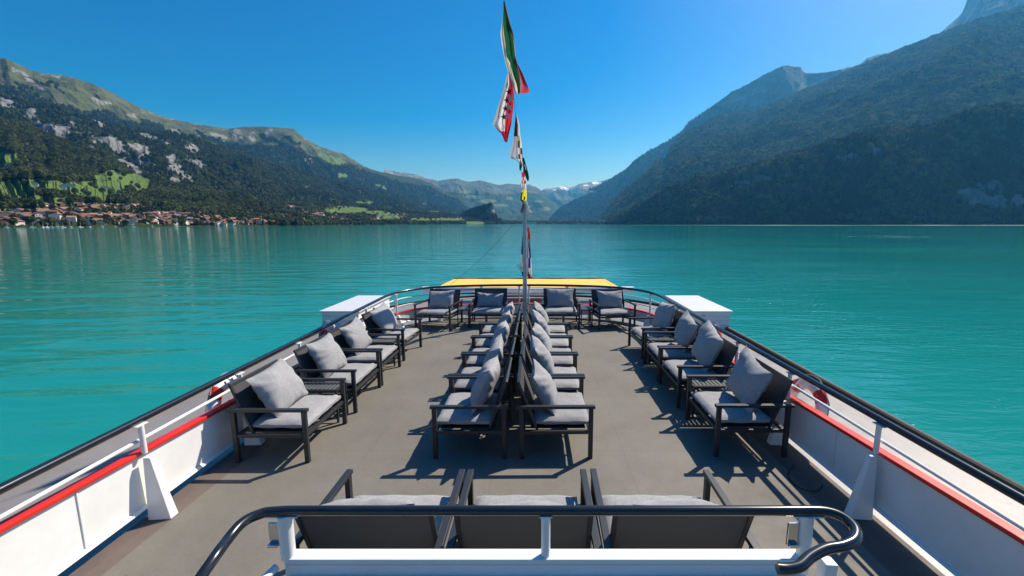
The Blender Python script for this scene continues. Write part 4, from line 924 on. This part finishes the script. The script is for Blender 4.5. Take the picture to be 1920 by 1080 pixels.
flag('flag', [(8,[238,240,247,248,249],['grey','black','grey','grey']),(90,[238,239,266,270,271],A3),(240,[221,233,299,305,306],A3),(330,[207,241,326,334,335],A3),(450,[221,259,345,353,354],A3),(570,[244,268,356,361,362],A3),(640,[260,305,370,374,378],A3),(750,[290,332,394,397,437],A3),(850,[322,368,412,416,475],A3),(925,[347,384,408,412,508],A3),(948,[362,388,400,404,470],A3)],
     'folded green, white and red flag, topmost on the rope', ox=900, oy=0, s=5.4, fold=.055)
B3 = ['grey', 'white', 'red', 'red']
flag('flag', [(35,[224,230,238,241,243],B3),(160,[195,222,255,268,276],B3),(260,[164,200,228,262,291],B3),(370,[128,170,214,255,284],B3),(470,[100,152,202,240,274],B3),(550,[72,130,200,232,264],B3),(605,[110,150,196,222,252],['grey','white','red','red']),(650,[163,175,196,215,240],['red']*4),(738,[200,206,210,215,222],['red']*4)],
     'red and white flag with stars hanging below the topmost flag', ox=910, oy=130, s=5.4, fold=.06,
     stars=[(185,482,'red'),(206,395,'red'),(218,312,'red'),(256,300,'white'),(238,385,'white'),(221,468,'white'),(240,225,'red')], star_s=.075)
C3 = ['black', 'black', 'white', 'white']
flag('flag', [(465,[308,311,315,319,322],C3),(560,[298,312,330,338,345],C3),(672,[289,308,327,342,353],C3),(686,[287,308,328,345,356],['grey','grey','yellow','white']),(760,[270,300,328,350,368],['grey','grey','brown','white']),(830,[253,292,330,352,375],['grey','grey','white','brown']),(890,[240,288,335,356,378],['grey','grey','brown','white']),(925,[322,335,345,362,384],['white']*4),(980,[360,368,378,388,400],['white']*4)],
     'white and grey flag with a black top, third down the rope', ox=910, oy=130, s=5.4, fold=.03)
flag('flag', [(140,[360,366,372,379,385],['darkgreen']*4),(210,[365,374,384,394,402],['darkgreen']*4),(300,[368,385,400,415,428],['darkgreen','darkgreen','white','darkgreen']),(400,[385,402,420,438,455],['darkgreen']*4),(480,[418,430,442,456,468],['darkgreen']*4),(532,[438,444,450,456,462],['darkgreen']*4)],
     'crumpled dark green flag tangled on the rope', ox=940, oy=280, s=9, fold=.02)
flag('flag', [(205,[308,315,322,329,336],['darkgreen']*4),(285,[303,315,328,340,352],['darkgreen']*4),(320,[303,310,316,324,340],['darkgreen']*4),(360,[310,313,317,320,323],['darkgreen']*4)],
     'small dark green pennant left of the tangled green flag', ox=940, oy=280, s=9, fold=.02)
flag('flag', [(335,[360,370,380,390,400],['white','red','white','red']),(430,[346,362,380,398,414],['red','red','red','white']),(500,[341,360,380,400,418],['white','red','white','white']),(550,[340,358,378,398,417],['red','white','red','red']),(612,[340,358,378,398,417],['white','white','grey','white']),(680,[352,370,388,406,428],['grey','white','grey','white'])],
     'bundled red and white flag above the yellow one', ox=940, oy=280, s=9, fold=.02)
flag('flag', [(680,[362,376,392,408,424],['yellow']*4),(760,[332,356,380,404,430],['darkgreen','yellow','yellow','yellow']),(840,[318,348,376,402,428],['darkgreen','yellow','darkgreen','yellow']),(862,[322,350,376,400,424],['darkgreen','darkgreen','yellow','yellow']),(888,[362,376,390,402,414],['darkgreen']*4)],
     'bundled yellow and green flag just above the pole top', ox=940, oy=280, s=9, fold=.02)
flag('flag', [(885,[360,366,372,378,382],['red','white','white','white']),(960,[350,358,366,374,384],['white','brown','white','brown']),(1010,[332,344,356,366,376],['brown','white','brown','white']),(1070,[312,326,340,350,358],['white','brown','white','white'])],
     'small faded flag hanging left of the pole top', ox=940, oy=280, s=9, fold=.02, depth=9.55)
flag('flag', [(880,[416,424,430,436,442],['white']*4),(960,[428,434,440,446,452],['white','brown','white','white']),(1010,[436,446,454,462,470],['white']*4),(1070,[470,482,494,506,520],['white']*4)],
     'narrow white pennant hanging right of the pole top', ox=940, oy=280, s=9, fold=.02, depth=9.6)
flag('flag', [(598,[210,214,218,220,222],['red']*4),(660,[210,216,222,228,233],['white','red','red','red']),(700,[210,215,220,226,230],['white','blue','white','blue']),(770,[210,217,224,230,235],['blue','white','blue','blue']),(840,[209,218,226,233,238],['white','blue','blue','white']),(905,[207,217,227,236,245],['white','white','white','white']),(925,[212,222,230,238,246],['red','brown','white','white']),(944,[216,224,232,240,246],['red','brown','red','red'])],
     'blue, white and red flag hanging right beside the lower pole', ox=930, oy=260, s=3.6, fold=.03, depth=9.78)
flag('flag', [(615,[184,186,188,190,192],['blue','grey','white','white']),(700,[175,180,185,190,194],['blue','grey','white','white']),(755,[170,176,182,188,194],['blue','blue','grey','white']),(805,[168,175,182,188,194],['white','grey','white','white']),(870,[166,173,180,187,194],['grey','white','grey','white']),(884,[176,181,186,190,194],['white']*4)],
     'dark blue and white flag hanging left behind the lower pole', ox=930, oy=260, s=3.6, fold=.03, depth=9.84)

# ------------------------------------------------------------------ villages, farm houses, shore trees, moored boats
WALLS = {'white': mat('white_render', (.62,.60,.55), .8, var=.1, vscale=.3), 'cream': mat('cream_render', (.55,.45,.32), .8, var=.1, vscale=.3), 'dark timber': mat('dark_timber', (.10,.055,.035), .8, var=.25, vscale=.5), 'pale timber': mat('pale_timber', (.28,.17,.10), .8, var=.2, vscale=.5)}
ROOFS = {'orange tiled': mat('orange_roof_tiles', (.31,.155,.095), .8, var=.25, vscale=.3), 'red tiled': mat('red_roof_tiles', (.22,.105,.075), .8, var=.25, vscale=.3), 'brown tiled': mat('brown_roof_tiles', (.16,.085,.06), .8, var=.25, vscale=.3), 'grey slate': mat('grey_slate_roof', (.16,.16,.17), .7, var=.2, vscale=.3)}
M_win = mat('dark_window_glass', (.03,.035,.045), .15)
def house(pos, rz, w_, d_, h_, wk, rk, label, group, detail):
    t = empty('house', pos, rz, label, 'house', group)
    m = MB(); rise = w_*.26
    m.add([(-w_/2,-d_/2,-6),(w_/2,-d_/2,-6),(w_/2,d_/2,-6),(-w_/2,d_/2,-6),(-w_/2,-d_/2,h_),(w_/2,-d_/2,h_),(w_/2,d_/2,h_),(-w_/2,d_/2,h_),(0,-d_/2,h_+rise),(0,d_/2,h_+rise)],
          [(0,1,5,8,4),(2,3,7,9,6),(1,2,6,5),(3,0,4,7)])
    m.build('wall', WALLS[wk], t)
    e = 1.5; r_ = MB(); sl = rise/(w_/2)
    for s in (-1, 1):
        a = Vector((0, 0, h_+rise+.25)); c = Vector((s*(w_/2+e), 0, h_-e*sl+.25))
        vs = [(a.x,-d_/2-e,a.z),(a.x,d_/2+e,a.z),(c.x,d_/2+e,c.z),(c.x,-d_/2-e,c.z)]; vs += [(x, y, z-.3) for x, y, z in vs]
        r_.add(vs, [(0,1,2,3),(7,6,5,4),(0,4,5,1),(1,5,6,2),(2,6,7,3),(3,7,4,0)])
    ro = r_.build('roof', ROOFS[rk], t)
    if detail:
        if random.random() < .6:
            MB().box((w_*.18, d_*.15, h_+rise+.2), (.9, .9, 2.2)).build('chimney', WALLS['white'], ro)
        nfl = max(1, int(h_//3)); nw = max(2, int(w_//3.5))
        for f in range(nfl):
            for k in range(nw):
                MB().box((-w_/2+(k+.5)*w_/nw, -d_/2-.02, 1.7+f*2.9), (1.3, .12, 1.4)).build('window', M_win, t)
def pick(L, regions, n, dmin, seed, zmin=WATER+1.0):
    rg = np.random.default_rng(seed); out = []
    m = (ell(L.px, L.py, regions, .15) > .5) & (L.Z > zmin) & (np.arange(L.X.shape[0])[:, None] < L.rows-2)
    ii, jj = np.nonzero(m)
    wts = L.Y[ii, jj]; 
    tries = 0
    while len(out) < n and tries < 60000 and len(ii):
        tries += 1; k = rg.integers(len(ii)); p = np.array([L.X[ii[k], jj[k]], L.Y[ii[k], jj[k]], L.Z[ii[k], jj[k]]])
        if all((p[0]-q[0])**2+(p[1]-q[1])**2 > dmin*dmin for q in out): out.append(p)
    return out
random.seed(21)
def village(pts, where, group, sw, detail, pal):
    for p in sorted(pts, key=lambda q: q[1]):
        wk = random.choice(pal[0]); rk = random.choice(pal[1]); w_ = random.uniform(*sw)
        low = p[2] < 6
        lab = f"{'big ' if sw[0] > 14 and sw[1] > 20.5 or (sw[0] == 15) else ''}{wk} house, {rk} roof, " + ('by the water in ' if low else 'on the slope of ') + where
        face = math.atan2(p[0], p[1])          # gables look to the lake
        house((p[0], p[1], p[2]-.3), -face+random.choice((0, 0, math.pi/2))+random.uniform(-.35, .35), w_, w_*random.uniform(.8, 1.25), random.uniform(4.5, 8.5), wk, rk, lab, group, detail and w_ > 11)
pal1 = (['white','white','cream','dark timber','pale timber','dark timber'], ['orange tiled','orange tiled','red tiled','red tiled','brown tiled','grey slate'])
V1 = [(60,412,150,10),(230,413,120,9),(330,411,90,9),(420,418,95,5),(130,395,70,6),(235,392,35,6)]
village(pick(L2, V1, 200, 12.5, 1), 'the left village', 'houses of the left village', (7, 12), True, pal1)
village(pick(L2, [(60,412,120,14)], 12, 30, 3, 8), 'the left village', 'big houses of the left village', (15, 18), True, pal1)
VB = [(555,392,28,4,20),(590,401,30,6,12),(640,411,50,7,5),(580,415,60,4),(530,412,25,5)]
village(pick(L4, VB, 60, 17, 2), 'the far village', 'houses of the far village', (10, 16), False, (['cream','white','dark timber','pale timber'], ['orange tiled','red tiled','brown tiled','red tiled']))
village(pick(L4, [(545,377,30,4),(740,409,50,6),(700,415,60,3),(850,408,25,3),(800,416,70,2.5)], 26, 26, 4), 'the far hamlets', 'houses of the far hamlets', (12, 20), False, (['cream','white','white','dark timber'], ['red tiled','brown tiled','grey slate','brown tiled']))
for k, (p, lab) in enumerate(zip(pick(L2, [(140,353,20,3)], 1, 10, 9)+pick(L2, [(57,347,8,3)], 1, 10, 10)+pick(L2, [(117,354,6,2)], 1, 10, 12)+pick(L2, [(195,356,6,2)], 1, 10, 13)+pick(L2, [(20,312,8,3)], 1, 10, 14),
        ['long brown roofed farmhouse alone on the bright green meadow', 'small farmhouse on the meadow at the far left', 'small barn left of the long farmhouse on the meadow', 'small barn under the trees right of the long farmhouse', 'little barn high on the upper left meadow'])):
    house((p[0], p[1], p[2]), .8, 24 if k == 0 else 14, 14 if k == 0 else 10, 5, 'white', 'brown tiled', lab, 'farm buildings on the meadows', False)

def house_mass(pts):
    m = MB()
    for p in pts:
        w_, d_, h_ = random.uniform(10, 16), random.uniform(10, 15), random.uniform(5, 8); a = random.uniform(0, 3.14); Mx = Matrix.Rotation(a, 4, 'Z'); P0 = Vector((p[0], p[1], p[2]-1)); k = random.choice((0, 0, 1)); rk_ = random.choice((2, 3, 4, 3))
        q = [P0+Mx @ Vector(v) for v in [(-w_/2,-d_/2,-3),(w_/2,-d_/2,-3),(w_/2,d_/2,-3),(-w_/2,d_/2,-3),(-w_/2,-d_/2,h_),(w_/2,-d_/2,h_),(w_/2,d_/2,h_),(-w_/2,d_/2,h_),(0,-d_/2,h_*1.45),(0,d_/2,h_*1.45)]]
        m.add(q, [(0,1,5,8,4),(2,3,7,9,6),(1,2,6,5),(3,0,4,7)], k)
        q = [P0+Mx @ Vector(v) for v in [(0,-d_/2-1,h_*1.5),(0,d_/2+1,h_*1.5),(w_/2+1.3,d_/2+1,h_),(w_/2+1.3,-d_/2-1,h_),(-w_/2-1.3,d_/2+1,h_),(-w_/2-1.3,-d_/2-1,h_)]]
        m.add(q, [(0,3,2,1),(0,1,4,5)], rk_)
    o = m.build('distant_houses', [WALLS['white'], WALLS['dark timber'], ROOFS['orange tiled'], ROOFS['red tiled'], ROOFS['brown tiled']]); tag(o, 'small distant houses filling the villages along the left shore', 'houses', None, 'stuff')
house_mass(pick(L2, V1+[(130,392,80,8)], 190, 10, 51)+pick(L4, VB, 90, 13, 41)+pick(L4, [(545,377,30,4),(740,409,50,6),(700,415,60,3),(850,408,25,3),(800,416,70,2.5)], 90, 16, 44))
def crown_mesh(seed, conifer):
    rg = random.Random(seed); m = MB()
    for k in range(170 if not conifer else 150):
        if conifer:
            v = rg.random()**.8; r_ = (1-v)*.28*(.75+.35*rg.random()); a = rg.uniform(0, 6.28); c = Vector((r_*math.cos(a), r_*math.sin(a), .12+v*.88)); s = .06+.05*(1-v)
        else:
            d = Vector((rg.gauss(0,1), rg.gauss(0,1), rg.gauss(0,1))).normalized()*rg.uniform(.55, 1)**.6; lob = 1+.22*math.sin(d.x*5+seed)*math.cos(d.y*4); c = Vector((d.x*.36*lob, d.y*.36*lob, .60+d.z*.36*lob)); s = rg.uniform(.06, .11)
        ax = Vector((rg.gauss(0,1), rg.gauss(0,1), rg.gauss(0,1))).normalized(); q = ax.orthogonal().normalized(); r2 = ax.cross(q)
        vs = [c+q*s, c+r2*s*.8, c-q*s, c-r2*s*.8, c+ax*s*.7]
        m.add(vs, [(0,1,4),(1,2,4),(2,3,4),(3,0,4),(0,3,2,1)])
    return m
M_bark = mat('tree_bark', (.09,.065,.045), .9)
def tree0(seed, conifer):
    t = empty('conifer_tree' if conifer else 'broadleaf_tree', (0, 0, 0))
    MB().tube([(0,0,-.1),(0,0,.3),(0.01,0,.7)], [.03,.022,.008], 7).tube([(0,0,.3),(.12,.05,.55)], [.014,.004], 5).tube([(0,0,.34),(-.1,-.06,.6)], [.014,.004], 5).build('trunk', M_bark, t, smooth=True)
    crown_mesh(seed, conifer).build('crown', M_con if conifer else M_bro, t); return t
T0 = [tree0(1, False), tree0(2, False), tree0(3, False), tree0(4, True)]; tu = set()
def put_tree(p, k, h_, label, group):
    o = T0[k] if k not in tu else copy_tree(T0[k]); tu.add(k)
    o.location = (p[0], p[1], p[2]-.4); s = h_; o.scale = (s*random.uniform(.9, 1.25), s*random.uniform(.9, 1.25), s); o.rotation_euler = (0, 0, random.uniform(0, 6.28)); tag(o, label, 'tree', group)
random.seed(5)
for p in pick(L2, V1+[(60,421,150,3),(250,421,150,3)], 95, 19, 31):
    k = random.choice((0, 1, 2, 0, 1, 3)); put_tree(p, k, random.uniform(9, 17), ('dark pointed conifer' if k == 3 else 'round green tree')+(' at the water in the left village' if p[2] < 4 else ' between the houses of the left village'), 'trees among the left village houses')
for p in pick(L2, [(230,343,44,12,8),(133,350,60,8),(178,362,48,10),(63,347,50,6)], 26, 30, 33):
    put_tree(p, random.choice((0, 1, 2)), random.uniform(12, 20), 'lone round tree on the bright meadow above the left village', 'trees on the left meadow')
for p in pick(L4, [(647,392,30,6),(705,400,25,4),(750,404,20,3),(815,412,35,3),(640,410,60,8)], 60, 32, 35):
    put_tree(p, random.choice((0, 1, 2)), random.uniform(13, 22), 'small round tree on the far green fields', 'trees on the far fields')
t = empty('boat_shed', (*at_depth(996, 416.8, 4700)[:2], WATER+3), 0, 'long pale building on the flat far shore by the flagpole', 'building')
MB().box((0, 0, 8), (95, 30, 20)).build('wall', WALLS['white'], t); MB().box((0, 0, 19), (100, 34, 2)).build('roof', ROOFS['grey slate'], t)
def boat(p, label, L_=7.5, mast=9):
    t = empty('sailing_boat', p, random.uniform(0, 3.1), label, 'boat', 'boats moored off the left village')
    h_ = MB(); a = [(-.5*L_,0),(-.45*L_,.14*L_),(0,.17*L_),(.35*L_,.09*L_),(.5*L_,0),(.35*L_,-.09*L_),(0,-.17*L_),(-.45*L_,-.14*L_)]
    h_.add([(x, y, .9) for x, y in a]+[(x*.9, y*.6, -.3) for x, y in a], [tuple(range(8)), tuple(range(8, 16))[::-1]]+[(i, (i+1) % 8, 8+(i+1) % 8, 8+i) for i in range(8)]); h_.build('hull', M_white, t)
    MB().box((-.3, 0, 1.15), (2.6, 1.5, .5)).build('cabin', M_whiteflat, t, bevel=.05)
    MB().tube([(.4, 0, .9), (.4, 0, mast)], .09, 6).build('mast', M_white, t); MB().tube([(.4, 0, 1.9), (-2.8, 0, 1.9)], .12, 6).build('boom', M_white, t)
random.seed(8)
for px in (12, 60, 80, 88, 97, 108, 117, 131, 150, 168, 190, 216, 250, 285, 330, 420):
    f = np.argmin(np.abs(L2.px[0]-px)); r = ray(px, 419); Yb = float(L2.Y[0][f])-12-random.uniform(0, 25)
    # shoreline: first row above the water
    col = L2.Z[:, f]; q = int(np.argmax(col > WATER)); Yb = float(L2.Y[q, f])-8-random.uniform(0, 18)
    boat((CX+Yb*r[0]/r[1], Yb, WATER), 'small white sailing boat moored off the left village')
# quay along the village
